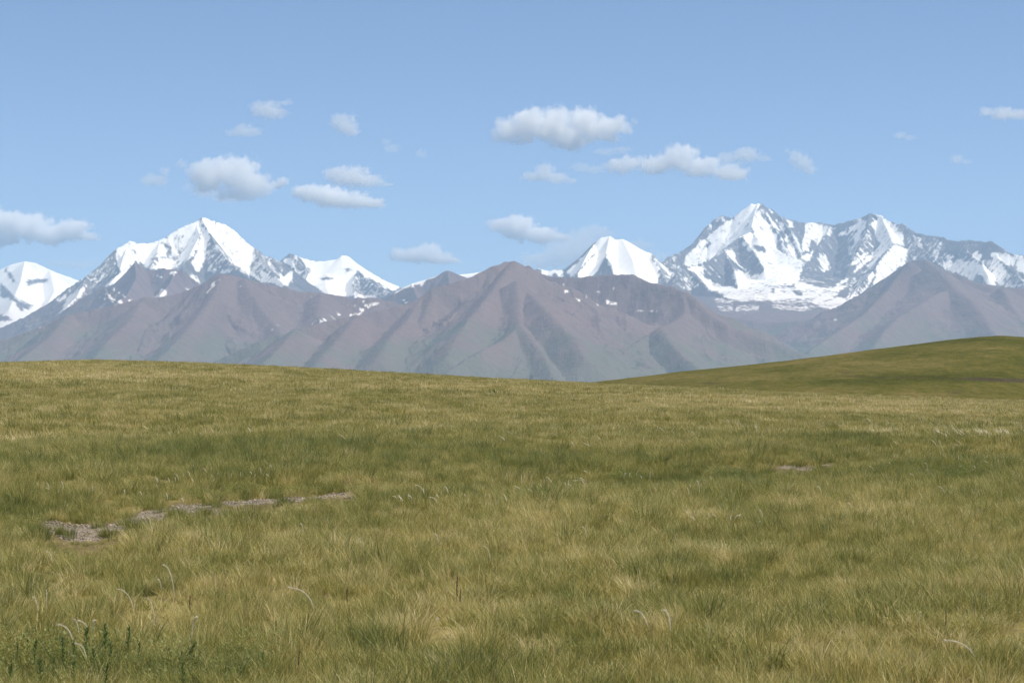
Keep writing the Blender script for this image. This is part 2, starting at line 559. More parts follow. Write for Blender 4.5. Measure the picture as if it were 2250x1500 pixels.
def dep(pts, *ds):
    """give a pixel line its distances (km), spread along it"""
    n = len(pts)
    dd = np.interp(np.linspace(0, 1, n), np.linspace(0, 1, len(ds)), ds)
    return [(p[0], p[1], d * 1000) for p, d in zip(pts, dd)]


def poly_sd(px, py, poly):
    """signed pixel distance to a polygon, positive inside"""
    P = np.array(poly, float)
    Q = np.roll(P, -1, 0)
    best = np.full(px.shape, 1e9); ins = np.zeros(px.shape, bool)
    for (x0, y0), (x1, y1) in zip(P, Q):
        ex, ey = x1 - x0, y1 - y0
        L = ex * ex + ey * ey + 1e-9
        t = np.clip(((px - x0) * ex + (py - y0) * ey) / L, 0, 1)
        best = np.minimum(best, (px - x0 - t * ex) ** 2 + (py - y0 - t * ey) ** 2)
        c = (y0 > py) != (y1 > py)
        ins ^= c & (px < ex * (py - y0) / (ey if abs(ey) > 1e-9 else 1e-9) + x0)
    d = np.sqrt(best)
    return np.where(ins, d, -d)


def build_mountain(name, label, mat, ridges, px0, px1, y0, y1, step_px=1.7, rows=260, back=26, auto=(0, 0, 0, 0), jag=6.0, rough=1.0, gully=1.0,
                   snow=(), rock=(), base=-168.0, seed=1, soft=40.0, warp=3.0, patch=(), spur_k=1.0, smax=9.5, snow_bias=0.0):
    rng = np.random.default_rng(seed)
    segs = []
    s_acc = 0.0
    lines = []
    for rd in ridges:
        pts, s1, s2, L = rd[:4]
        w = [np.array(unproj(*p)) for p in pts]
        lines.append((w, s1, s2, L, rd[4] if len(rd) > 4 else 1.0))
    # side spurs that run down towards the camera
    n_sp, drop, length, spread = auto
    if n_sp:
        w, s1, s2, L, _ = lines[0]
        W = np.array(w)
        cum = np.concatenate([[0], np.cumsum(np.hypot(*(W[1:, :2] - W[:-1, :2]).T))])
        for i in range(n_sp):
            t = cum[-1] * (i + rng.uniform(0.2, 0.8)) / n_sp
            p = np.array([np.interp(t, cum, W[:, c]) for c in range(3)])
            a = rng.uniform(-spread, spread)
            ln = length * rng.uniform(0.6, 1.25)
            q = [p]
            m = 5
            for j in range(m):
                a += rng.normal(0, 0.16)
                g = drop * rng.uniform(0.75, 1.3) * (1.25 - 0.5 * j / m)
                q.append(q[-1] + np.array([math.sin(a), -math.cos(a), -g]) * ln / m)
            q[0] = q[0] + np.array([0, 0, -10.0])
            lines.append((q, s1 * spur_k, s2, L * 0.8, 1.0))
    for w, s1, s2, L, gu in lines:
        for a, b in zip(w[:-1], w[1:]):
            l = float(np.hypot(b[0] - a[0], b[1] - a[1]))
            segs.append((a, b, s1, s2, L, s_acc, l, gu)); s_acc += l
        s_acc += 5000
    mid0, mid1 = max(px0, -90), min(px1, 2340)
    pxs = np.linspace(mid0, mid1, int((mid1 - mid0) / step_px))
    if px0 < mid0: pxs = np.concatenate([np.arange(px0, mid0 - 3, 6.0), pxs])
    if px1 > mid1: pxs = np.concatenate([pxs, np.arange(mid1 + 6, px1, 6.0)])
    ncol = len(pxs)
    ymax = max(max(p[1] for p in w) for w, *_ in lines)
    Ys = np.concatenate([np.linspace(y0, ymax + 15, rows), np.linspace(ymax + 25, y1, back)])
    PX, YY = np.meshgrid(pxs, Ys)
    X = ((PX - CX) / FPX * YY)
    Xw = X + 45 * rough * fbm(X / 700, YY / 700, 3)
    Yw = YY + 45 * rough * fbm(X / 700 + 50, YY / 700, 3)
    Z = np.full(X.shape, -1e9); SS = np.zeros(X.shape); DD = np.zeros(X.shape); GG = np.ones(X.shape)
    for a, b, s1, s2, L, s0, l, gu in segs:
        dx, dy = b[0] - a[0], b[1] - a[1]
        ll = dx * dx + dy * dy + 1e-6
        # true position close to the ridge line, wandering further down the slope
        t = np.clip(((X - a[0]) * dx + (YY - a[1]) * dy) / ll, 0, 1)
        d0 = np.hypot(X - a[0] - t * dx, YY - a[1] - t * dy)
        k = np.clip(d0 / 350, 0, 1)
        xx = X + (Xw - X) * k; yy = YY + (Yw - YY) * k
        t = np.clip(((xx - a[0]) * dx + (yy - a[1]) * dy) / ll, 0, 1)
        d = np.hypot(xx - a[0] - t * dx, yy - a[1] - t * dy)
        if soft and soft > 100: d = np.sqrt(d * d + 22.0 ** 2) - 22.0        # rounded crests
        z = a[2] + t * (b[2] - a[2]) - (s1 * L * (1 - np.exp(-d / L)) + s2 * d)
        m = z > Z
        if soft:
            ke = 1.0 + soft * np.clip((np.minimum(d0, DD) - 40) / 400, 0, 1)
            hb = np.clip(0.5 + 0.5 * (z - Z) / ke, 0, 1)
            Z = np.where(Z < -1e8, z, Z + (z - Z) * hb + ke * hb * (1 - hb))
        else:
            Z = np.where(m, z, Z)
        SS = np.where(m, s0 + t * l, SS); DD = np.where(m, d, DD); GG = np.where(m, gu, GG)
    rid = np.exp(-DD / 90)
    Z += jag * rid * fbm(SS / 70, SS * 0 + seed, 4)
    # snow: signed distance to the snow fields seen on the faces
    ppx, ppy = project(X, YY, Z)
    ppx = ppx.ravel(); ppy = ppy.ravel()
    wx = ppx + warp * fbm(X.ravel() / 160, YY.ravel() / 160 + Z.ravel() / 90, 3)
    wy = ppy + warp * fbm(X.ravel() / 160 + 80, YY.ravel() / 160 + Z.ravel() / 90, 3)
    sd = np.full(wx.shape, -45.0)
    for p in snow: sd = np.maximum(sd, np.clip(poly_sd(wx, wy, p) * 1.9 + snow_bias, -45, smax))
    for bias, p in patch: sd = np.maximum(sd, np.minimum(poly_sd(wx, wy, p) * 1.9 + bias, bias))
    for p in rock: sd = np.minimum(sd, np.clip(-poly_sd(wx, wy, p) * 1.7, -15, 45))
    sm = 1 - 0.8 * sstep(1.0, 9.0, sd.reshape(X.shape))      # snow fills the gullies
    amp = np.minimum(DD * 0.16, 46) * gully * GG
    if soft and soft > 100:
        gx = X / 230 + 0.35 * fbm(X / 420, YY / 420, 3); gy = YY / 1500 + seed
    else:
        gx = SS / 210 + 0.3 * fbm(X / 300, YY / 300, 2); gy = DD / 900 + seed
    Z += sm * amp * (ridged(gx, gy, 3) - 0.45)
    amp2 = np.minimum(DD * 0.07, 26) * rough * GG
    Z += sm * amp2 * fbm(X / 160, YY / 160, 4, 0.55)
    Z = np.maximum(Z, base + 8 * fbm(X / 900, YY / 900, 2))
    me = mesh_np(name, np.stack([X, YY, Z], -1).reshape(-1, 3), grid_quads(len(Ys), ncol))
    add_attr(me, 'snow', np.clip(sd, -45, 15))
    add_attr(me, 'flow', np.stack([X, YY, 0 * SS] if soft and soft > 100 else [SS, DD, 0 * SS], -1).reshape(-1, 3), 'FLOAT_VECTOR')
    o = link(name, me, mat)
    props(o, label, kind='structure')
    return o


M_FAR = mat_mountain('far_grey_rock_and_snow', (0.088, 0.086, 0.094), (0.122, 0.112, 0.112), -600, 0.0)
M_MID = mat_mountain('brown_rock_and_snow', (0.106, 0.070, 0.068), (0.142, 0.096, 0.092), -100, 0.5)
M_NEAR = mat_mountain('brown_scree_and_meadow', (0.090, 0.061, 0.066), (0.124, 0.085, 0.087), 90, 0.7)
M_RIGHT = mat_mountain('grey_scree_and_meadow', (0.090, 0.068, 0.072), (0.130, 0.101, 0.099), 170, 0.75)

# --- far snow dome at the left edge
build_mountain('snow_mountain', 'rounded snow covered dome at the left edge, half hidden by the rocky massif', M_FAR,
    [(dep([(-800, 700), (-620, 655), (-480, 668), (-330, 625), (-240, 655), (-160, 640), (-90, 622), (-40, 604), (0, 592), (25, 580), (55, 573), (80, 577), (110, 592), (150, 607), (185, 620), (230, 640), (300, 680)], 27), .75, .35, 900),
     (dep([(55, 573), (45, 620), (20, 680)], 27, 26, 24.5), .5, .3, 900), (dep([(110, 592), (120, 640), (90, 690)], 27, 26, 25), .5, .3, 900)],
    -800, 260, 23500, 29000, rows=170, auto=(5, .5, 1500, .6), jag=4, gully=.5, rough=.6, seed=2,
    snow=[[(-820, 560), (300, 560), (300, 730), (-820, 730)]],
    rock=[cA([(30, 620), (60, 615), (110, 690), (125, 730), (95, 720), (60, 660)]), cA([(0, 740), (40, 760), (150, 880), (140, 900), (60, 850), (20, 860), (0, 830)]),
          cA([(205, 720), (260, 700), (380, 700), (380, 720), (290, 735), (220, 755)]), cA([(120, 870), (230, 890), (260, 920), (170, 950), (130, 910)]), cA([(-100, 960), (60, 990), (90, 1030), (-100, 1060)])])

# --- left rocky massif with the bright summit
build_mountain('snow_mountain', 'pointed left snow summit with grey rock ribs, highest peak of the left half', M_FAR,
    [(dep([(-420, 840), (-160, 790), (-60, 748), (0, 720), (60, 692), (110, 664), (150, 631), (190, 606), (218, 583), (240, 563), (253, 547), (270, 539), (285, 529), (305, 534), (330, 533), (352, 527),
           (375, 514), (395, 500), (425, 489), (443, 478)], 21, 21.5, 22), .8, .35, 900),
     (dep([(443, 478), (452, 479), (475, 487), (496, 493), (515, 506), (532, 522), (548, 537), (560, 545), (582, 560), (605, 569), (625, 579), (660, 605), (720, 650)], 22, 22.3), .8, .35, 900),
     (dep([(443, 478), (458, 505), (472, 535), (490, 560), (520, 590), (560, 620), (600, 660)], 22, 21.2, 20.2), .9, .4, 700),
     (dep([(430, 489), (440, 515), (425, 545), (410, 575), (395, 610)], 22, 21.4, 20.8), .75, .4, 700),
     (dep([(285, 529), (270, 570), (262, 600), (225, 640), (180, 680), (130, 720)], 21.7, 20.8, 19.6), .7, .35, 700),
     (dep([(352, 527), (345, 560), (330, 590), (320, 620)], 21.8, 21.2, 20.6), .7, .35, 700),
     (dep([(560, 545), (575, 580), (610, 610), (640, 640)], 22, 21.4, 20.6), .8, .35, 700),
     (dep([(190, 606), (170, 650), (130, 690), (80, 720)], 21.3, 20.6, 19.6), .7, .35, 700)],
    -420, 720, 18600, 25000, rows=290, auto=(7, .55, 1300, .7), jag=9, gully=.8, seed=3, smax=5.0,
    snow=[cA([(1605, 200), (1650, 205), (1760, 245), (1830, 275), (1900, 325), (1960, 390), (2025, 450), (2035, 530), (1990, 600), (2010, 650), (2075, 700), (2095, 728), (2040, 700), (1960, 640), (1870, 560), (1800, 490), (1740, 420), (1690, 350), (1640, 290), (1600, 250)]),
          cA([(1602, 205), (1540, 245), (1440, 285), (1340, 345), (1300, 400), (1360, 450), (1370, 520), (1420, 530), (1445, 470), (1430, 570), (1480, 555), (1530, 520), (1570, 450), (1590, 380), (1600, 330), (1610, 280)]),
          cA([(1612, 285), (1650, 320), (1672, 370), (1650, 450), (1640, 530), (1590, 640), (1560, 645), (1530, 560), (1560, 500), (1590, 420)]),
          cA([(920, 460), (960, 430), (1040, 390), (1100, 405), (1180, 410), (1250, 380), (1300, 365), (1330, 380), (1280, 420), (1340, 460), (1300, 520), (1200, 540), (1190, 610), (1150, 595), (1080, 560), (1040, 600), (970, 640), (940, 600), (925, 540)]),
          cA([(1220, 600), (1260, 560), (1340, 540), (1410, 560), (1420, 620), (1330, 620), (1240, 620)]),
          cA([(1120, 630), (1050, 690), (970, 740), (900, 740), (830, 760), (900, 700), (960, 650), (1040, 605)]),
          cA([(690, 750), (640, 850), (570, 900), (480, 965), (520, 890), (560, 830), (640, 770)]), cA([(440, 860), (540, 820), (520, 860), (470, 890)]),
          cA([(840, 650), (780, 740), (755, 745), (800, 680)]), cA([(1700, 400), (1745, 440), (1810, 520), (1900, 600), (1880, 600), (1790, 520)]),
          cA([(2080, 610), (2140, 660), (2160, 700), (2250, 700), (2300, 760), (2100, 722)]), cB([(110, 390), (150, 420), (200, 470), (260, 470), (370, 420), (380, 480), (330, 520), (290, 545), (230, 520), (120, 500)]),
          cA([(2130, 550), (2175, 575), (2150, 590)]), cA([(1520, 660), (1560, 680), (1615, 735), (1590, 745), (1540, 700)])],
    patch=[(-1.5, cA([(1660, 400), (1740, 470), (1880, 620), (1800, 660), (1660, 640), (1650, 520)])), (-0.5, cA([(1880, 500), (2030, 540), (2110, 730), (2030, 700), (1900, 590)])), (-2, cA([(2030, 460), (2250, 560), (2250, 720), (2090, 640), (2040, 560)])),
           (-2.5, cA([(700, 600), (900, 520), (930, 640), (760, 800), (560, 880), (500, 850)])), (-1, cA([(1180, 540), (1350, 480), (1500, 560), (1440, 640), (1200, 620)]))])

# --- snow saddle right of the massif
build_mountain('snow_mountain', 'snow saddle with a small pale peak between the left summit and the brown pass', M_FAR,
    [(dep([(590, 600), (612, 577), (637, 556), (655, 563), (680, 571), (710, 574), (738, 570), (752, 560.5), (766, 563), (782, 577), (800, 589), (822, 603), (845, 616), (868, 626), (890, 634), (950, 650)], 23.5), .6, .3, 900),
     (dep([(637, 556), (648, 590), (662, 615), (690, 645)], 23.5, 22.8, 22), .8, .4, 600), (dep([(637, 556), (680, 596), (670, 620)], 23.5, 23, 22.6), .8, .4, 500),
     (dep([(788, 594), (805, 612), (830, 630), (860, 645)], 23, 22.4, 22), .8, .4, 500), (dep([(788, 594), (775, 620), (780, 650)], 23, 22.5, 22), .7, .4, 500),
     (dep([(720, 600), (715, 625), (725, 650)], 23.2, 22.5, 22), .25, .15, 900, .3)],
    580, 960, 21300, 26000, rows=170, jag=5, gully=.6, rough=.6, seed=4,
    snow=[cB([(400, 290), (520, 330), (620, 335), (730, 315), (780, 270), (830, 300), (900, 350), (980, 380), (1060, 430), (1150, 480), (1270, 535), (1170, 580), (1100, 540), (1020, 490), (960, 470), (900, 410), (860, 460), (850, 560), (880, 625), (720, 610), (650, 600), (560, 555), (470, 490), (480, 450), (525, 430)]),
          cB([(300, 340), (350, 300), (380, 350), (400, 400), (420, 440), (380, 400)]), cB([(830, 560), (870, 600), (1050, 610), (1040, 640), (880, 635)]), cB([(930, 500), (980, 545), (960, 540)]), cB([(1000, 560), (1050, 600), (1020, 590)])],
    rock=[cB([(770, 400), (830, 400), (860, 425), (800, 435)]), cB([(600, 470), (650, 462), (700, 475), (690, 490), (610, 490)])],
    patch=[(-2, cB([(860, 450), (960, 480), (1170, 580), (1050, 640), (830, 620)])), (-1.5, cB([(380, 300), (520, 420), (470, 470), (400, 420)]))])

# --- dark knob ridge in front of the left massif
build_mountain('rocky_ridge', 'dark brown rock ridge with a small knob below the left snow summit', M_MID,
    [(dep([(60, 730), (132, 687), (176, 657), (207, 639), (229, 630), (262, 622), (275, 604), (288, 585), (296, 576), (306, 580), (318, 589), (331, 593), (345, 590), (358, 588), (386, 592), (400, 591), (419, 607), (441, 625), (480, 650)], 19), .8, .4, 600),
     (dep([(296, 576), (300, 610), (280, 645), (250, 670)], 19, 18.5, 18), .8, .4, 500), (dep([(386, 592), (375, 620), (350, 650)], 19, 18.5, 18), .8, .4, 500), (dep([(229, 630), (240, 655), (262, 675)], 19, 18.6, 18.2), .8, .4, 500)],
    50, 500, 17300, 20600, rows=170, auto=(6, .55, 800, .7), jag=8, seed=5,
    snow=[cA([(1375, 638), (1345, 655), (1390, 672), (1405, 650)]), cA([(1280, 778), (1340, 790), (1330, 835), (1300, 855), (1222, 848), (1270, 830)]), cA([(835, 820), (880, 838), (975, 888), (960, 895), (880, 860)]),
          cA([(1255, 668), (1295, 690), (1280, 692)]), cA([(1030, 855), (1045, 860), (1030, 885), (1018, 880)]), cA([(800, 840), (830, 860), (810, 858)]), cA([(1480, 770), (1510, 790), (1500, 795)]), cA([(905, 780), (1000, 835), (985, 838)])])

# --- left brown front range
build_mountain('brown_mountain', 'broad brown scree mountain with a blunt peak at the lower left', M_NEAR,
    [(dep([(-850, 740), (-700, 700), (-560, 715), (-430, 745), (-300, 790), (-200, 800), (-100, 777), (0, 748), (27, 741), (60, 729), (96, 716), (149, 692), (193, 683), (262, 668), (317, 654), (344, 654), (380, 648), (413, 638), (455, 617), (475, 605), (488, 601.5), (505, 603), (522, 607), (537, 613), (573, 621),
           (620, 631), (656, 640), (705, 643), (727, 647), (774, 654), (829, 655), (880, 668), (960, 700), (1050, 740)], 14.5, 15, 15.5), .62, .34, 900),
     (dep([(488, 602), (470, 650), (440, 690), (400, 740), (350, 790)], 15, 14.3, 13.2), .42, .27, 900), (dep([(537, 613), (560, 660), (600, 710), (640, 760), (660, 800)], 15, 14.3, 13), .42, .27, 900),
     (dep([(317, 654), (290, 700), (240, 750), (200, 800)], 15, 14.2, 13), .42, .27, 900), (dep([(149, 692), (110, 740), (60, 780), (20, 810)], 14.8, 14, 13), .42, .27, 900), (dep([(705, 643), (700, 690), (730, 730)], 15.3, 14.6, 14), .42, .27, 900)],
    -850, 1050, 12300, 17500, step_px=2.0, rows=250, auto=(9, .40, 1100, .7), jag=7, seed=6, gully=.7, snow_bias=-2.6, rough=.6, soft=170, spur_k=.75,
    snow=[cA([(1758, 685), (1748, 712), (1655, 820), (1640, 822), (1700, 740)]), cA([(1718, 780), (1705, 798), (1698, 796)]), cA([(826, 955), (840, 960), (846, 988), (832, 992)]), cA([(860, 995), (872, 1000), (872, 1030), (863, 1025)]), cA([(1306, 895), (1318, 900), (1316, 922), (1306, 920)]),
          cA([(1192, 930), (1204, 932), (1202, 942), (1192, 940)]), cA([(1490, 960), (1502, 965), (1500, 985), (1492, 980)]), cA([(1912, 755), (1924, 757), (1924, 768), (1914, 768)]), cA([(275, 1072), (325, 1078), (325, 1088), (280, 1085)]),
          cA([(2210, 1060), (2225, 1065), (2222, 1080)]), cA([(2155, 1095), (2178, 1100), (2175, 1115), (2160, 1110)]),
          cB([(522, 620), (533, 622), (536, 695), (527, 695)]), cB([(800, 685), (825, 683), (822, 710), (812, 706)]), cB([(858, 685), (876, 690), (872, 712), (860, 710)]), cB([(925, 645), (950, 648), (948, 675), (935, 672)]), cB([(950, 685), (985, 685), (975, 702), (950, 700)]),
          cB([(1000, 680), (1070, 668), (1060, 685), (985, 725), (975, 715)]), cB([(905, 705), (950, 712), (940, 752), (895, 778), (880, 768), (905, 745)]), cB([(830, 765), (885, 760), (880, 775), (840, 780)]), cB([(720, 742), (735, 745), (758, 778), (745, 780)]), cB([(655, 755), (680, 765), (718, 800), (705, 808)]),
          cB([(575, 790), (590, 795), (612, 822), (600, 828)]), cB([(520, 800), (555, 805), (545, 818)]), cB([(610, 790), (650, 808), (640, 815)]), cB([(530, 835), (605, 838), (560, 850)]), cB([(192, 880), (212, 878), (220, 895), (205, 898)]), cB([(248, 848), (262, 850), (260, 866), (250, 862)]),
          cB([(495, 815), (515, 820), (515, 830)]), cB([(130, 735), (180, 760), (170, 765)])])

# --- small brown peak with a snow rim, behind the pass
build_mountain('brown_mountain', 'small brown peak with a white snow rim left of the central brown summit', M_MID,
    [(dep([(780, 690), (832, 668), (858, 648), (871, 640), (890, 630), (905, 623), (926, 617), (945, 611), (962, 606), (972, 598), (984, 594), (996, 598), (1010, 604.5), (1030, 611), (1075, 620), (1120, 640)], 18.5), .7, .4, 600),
     (dep([(984, 594), (990, 640), (960, 680)], 18.5, 18, 17.4), .7, .4, 500), (dep([(905, 623), (920, 660), (910, 690)], 18.5, 18, 17.5), .7, .4, 500)],
    760, 1120, 16800, 20000, rows=120, auto=(4, .5, 800, .7), jag=4, seed=7,
    snow=[cB([(1180, 605), (1185, 580), (1230, 545), (1290, 525), (1340, 500), (1440, 470), (1520, 455), (1525, 465), (1460, 490), (1400, 520), (1340, 535), (1300, 548), (1250, 560), (1200, 590)]), cB([(1242, 648), (1262, 648), (1290, 672), (1280, 682)])])
# snow strip in the gap right of that peak and the low white shoulder by the dome
build_mountain('snow_ridge', 'thin white snow ridge showing in the gap left of the central brown summit', M_FAR,
    [(dep([(960, 640), (1000, 612), (1012, 601), (1030, 600), (1052, 597), (1075, 590), (1100, 586), (1150, 600), (1200, 620)], 22), .7, .4, 600)], 950, 1170, 20800, 23500, rows=60, jag=2, seed=8,
    snow=[[(900, 560), (1200, 560), (1200, 700), (900, 700)]])

# --- snowy dome peak right of centre
build_mountain('snow_mountain', 'snow dome peak with a dark rock wedge in its face, behind the central brown ridge', M_FAR,
    [(dep([(1140, 604), (1183, 589), (1205, 594), (1227, 590), (1241, 590), (1274, 564), (1290, 549), (1305, 533), (1321, 521), (1340, 517.5), (1346, 521), (1352, 526), (1368, 524), (1378, 528), (1398, 540.5), (1415, 550), (1431, 556), (1445, 569), (1459, 579), (1500, 600), (1560, 640)], 22.3), .75, .3, 900),
     (dep([(1340, 518), (1331, 561), (1322, 590), (1312, 620)], 22.3, 21.5, 21), .7, .35, 600), (dep([(1368, 525), (1390, 570), (1400, 610), (1420, 640)], 22.3, 21.4, 20.6), .45, .3, 900),
     (dep([(1305, 534), (1285, 570), (1268, 605)], 22.3, 21.7, 21.2), .8, .4, 600), (dep([(1431, 556), (1448, 590), (1470, 630), (1500, 660)], 22.3, 21.6, 20.8), .8, .35, 600),
     (dep([(1331, 561), (1345, 580), (1350, 606)], 21.5, 21.2, 21), .8, .4, 400)],
    1130, 1580, 20000, 24500, rows=220, jag=4, gully=.5, rough=.7, seed=9,
    snow=[cC([(960, 265), (1015, 210), (1095, 200), (1130, 235), (1195, 225), (1300, 285), (1425, 345), (1425, 400), (1485, 460), (1475, 620), (1380, 600), (1270, 560), (1130, 560), (1110, 490), (1070, 400), (1055, 360), (1030, 430), (980, 500), (930, 560), (800, 560), (840, 500), (900, 430), (950, 370), (1020, 330), (970, 360), (900, 420), (830, 500), (790, 540), (740, 500), (800, 440), (880, 370), (960, 290)]),
          cC([(515, 465), (600, 485), (700, 475), (720, 520), (690, 540), (640, 500), (620, 535), (560, 515)]), cC([(1420, 370), (1460, 400), (1580, 510), (1570, 520), (1490, 460)]), cC([(1530, 520), (1570, 535), (1575, 555), (1545, 545)]), cC([(1640, 500), (1690, 550), (1680, 560)])],
    patch=[(-3.0, cC([(1480, 440), (1600, 500), (1740, 630), (1600, 640), (1480, 600)]))])

# --- central brown mountain
build_mountain('brown_mountain', 'central purple brown pyramid mountain with ribbed scree faces and a long ridge to the right', M_NEAR,
    [(dep([(480, 790), (568, 750), (620, 734), (650, 724), (700, 711), (733, 704), (788, 692), (832, 684), (865, 676), (893, 667), (926, 655), (953, 633), (990, 622), (1028, 612), (1050, 602), (1072, 591), (1090, 583), (1108, 575.5)], 12.6, 13.2, 13.6), .62, .34, 800),
     (dep([(1108, 575.5), (1118, 576), (1128, 574), (1139, 579), (1150, 587), (1161, 585), (1178, 595), (1205, 607), (1233, 609), (1272, 609), (1302, 606), (1349, 603), (1390, 603), (1420, 618), (1448, 624), (1481, 632), (1506, 642)], 13.6, 14.9, 14.6, 14), .75, .36, 700),
     (dep([(1506, 642), (1530, 660), (1560, 690), (1600, 715), (1680, 745), (1800, 790)], 14, 13.4), .6, .3, 800),
     (dep([(1128, 574), (1134, 617), (1150, 634), (1172, 652), (1197, 678), (1230, 710), (1262, 745), (1290, 790)], 13.6, 13.1, 12.2, 11.4), .46, .29, 700),
     (dep([(1161, 585), (1200, 640), (1240, 680), (1290, 715)], 13.8, 13.5, 13.1), .8, .4, 500),
     (dep([(1128, 574), (1090, 630), (1050, 680), (1010, 730), (980, 790)], 13.6, 13, 12.2, 11.4), .45, .29, 700),
     (dep([(1134, 617), (1140, 680), (1143, 716), (1110, 745), (1050, 775), (980, 820)], 13.1, 12.4, 11.8, 11.2), .46, .29, 600), (dep([(1143, 716), (1183, 765), (1210, 810), (1230, 850)], 12.2, 11.6, 11), .45, .29, 600),
     (dep([(1506, 642), (1505, 690), (1480, 708), (1453, 719), (1410, 745), (1360, 780), (1300, 830)], 14, 13.5, 12.8, 11.5), .48, .30, 600),
     (dep([(926, 655), (900, 700), (860, 740), (830, 790)], 13.3, 12.7, 11.6), .42, .28, 700), (dep([(788, 692), (760, 730), (720, 770), (690, 810)], 13, 12.3, 11.4), .42, .28, 700), (dep([(650, 724), (620, 760), (580, 800)], 12.7, 12.1, 11.4), .42, .28, 700),
     (dep([(1453, 719), (1470, 745), (1500, 780), (1560, 830)], 12.9, 12.4, 11.2), .6, .34, 600)],
    440, 1900, 10300, 16500, step_px=1.9, rows=320, auto=(5, .40, 1000, .6), jag=7, gully=.75, snow_bias=-2.6, rough=.6, seed=10, soft=170, spur_k=.75,
    snow=[cC([(708, 648), (740, 642), (770, 650), (762, 665), (735, 672), (712, 665)]), cC([(805, 648), (820, 645), (832, 672), (822, 678)]), cC([(815, 720), (845, 718), (868, 732), (840, 738)]), cC([(900, 725), (918, 725), (915, 737), (902, 737)]), cC([(985, 740), (1012, 742), (1005, 755), (988, 752)]),
          cC([(1060, 750), (1080, 752), (1078, 770), (1064, 770)]), cC([(1085, 750), (1105, 760), (1145, 742), (1148, 752), (1110, 772), (1090, 768)]), cC([(1275, 785), (1310, 780), (1365, 795), (1355, 806), (1300, 805)]), cC([(938, 590), (948, 592), (946, 620), (938, 618)]), cC([(1112, 620), (1128, 622), (1122, 655), (1114, 650)]),
          cC([(712, 590), (722, 590), (720, 620), (714, 618)]), cC([(985, 655), (1012, 655), (1005, 668), (990, 668)]), cC([(1380, 808), (1480, 822), (1475, 828), (1400, 820)])])

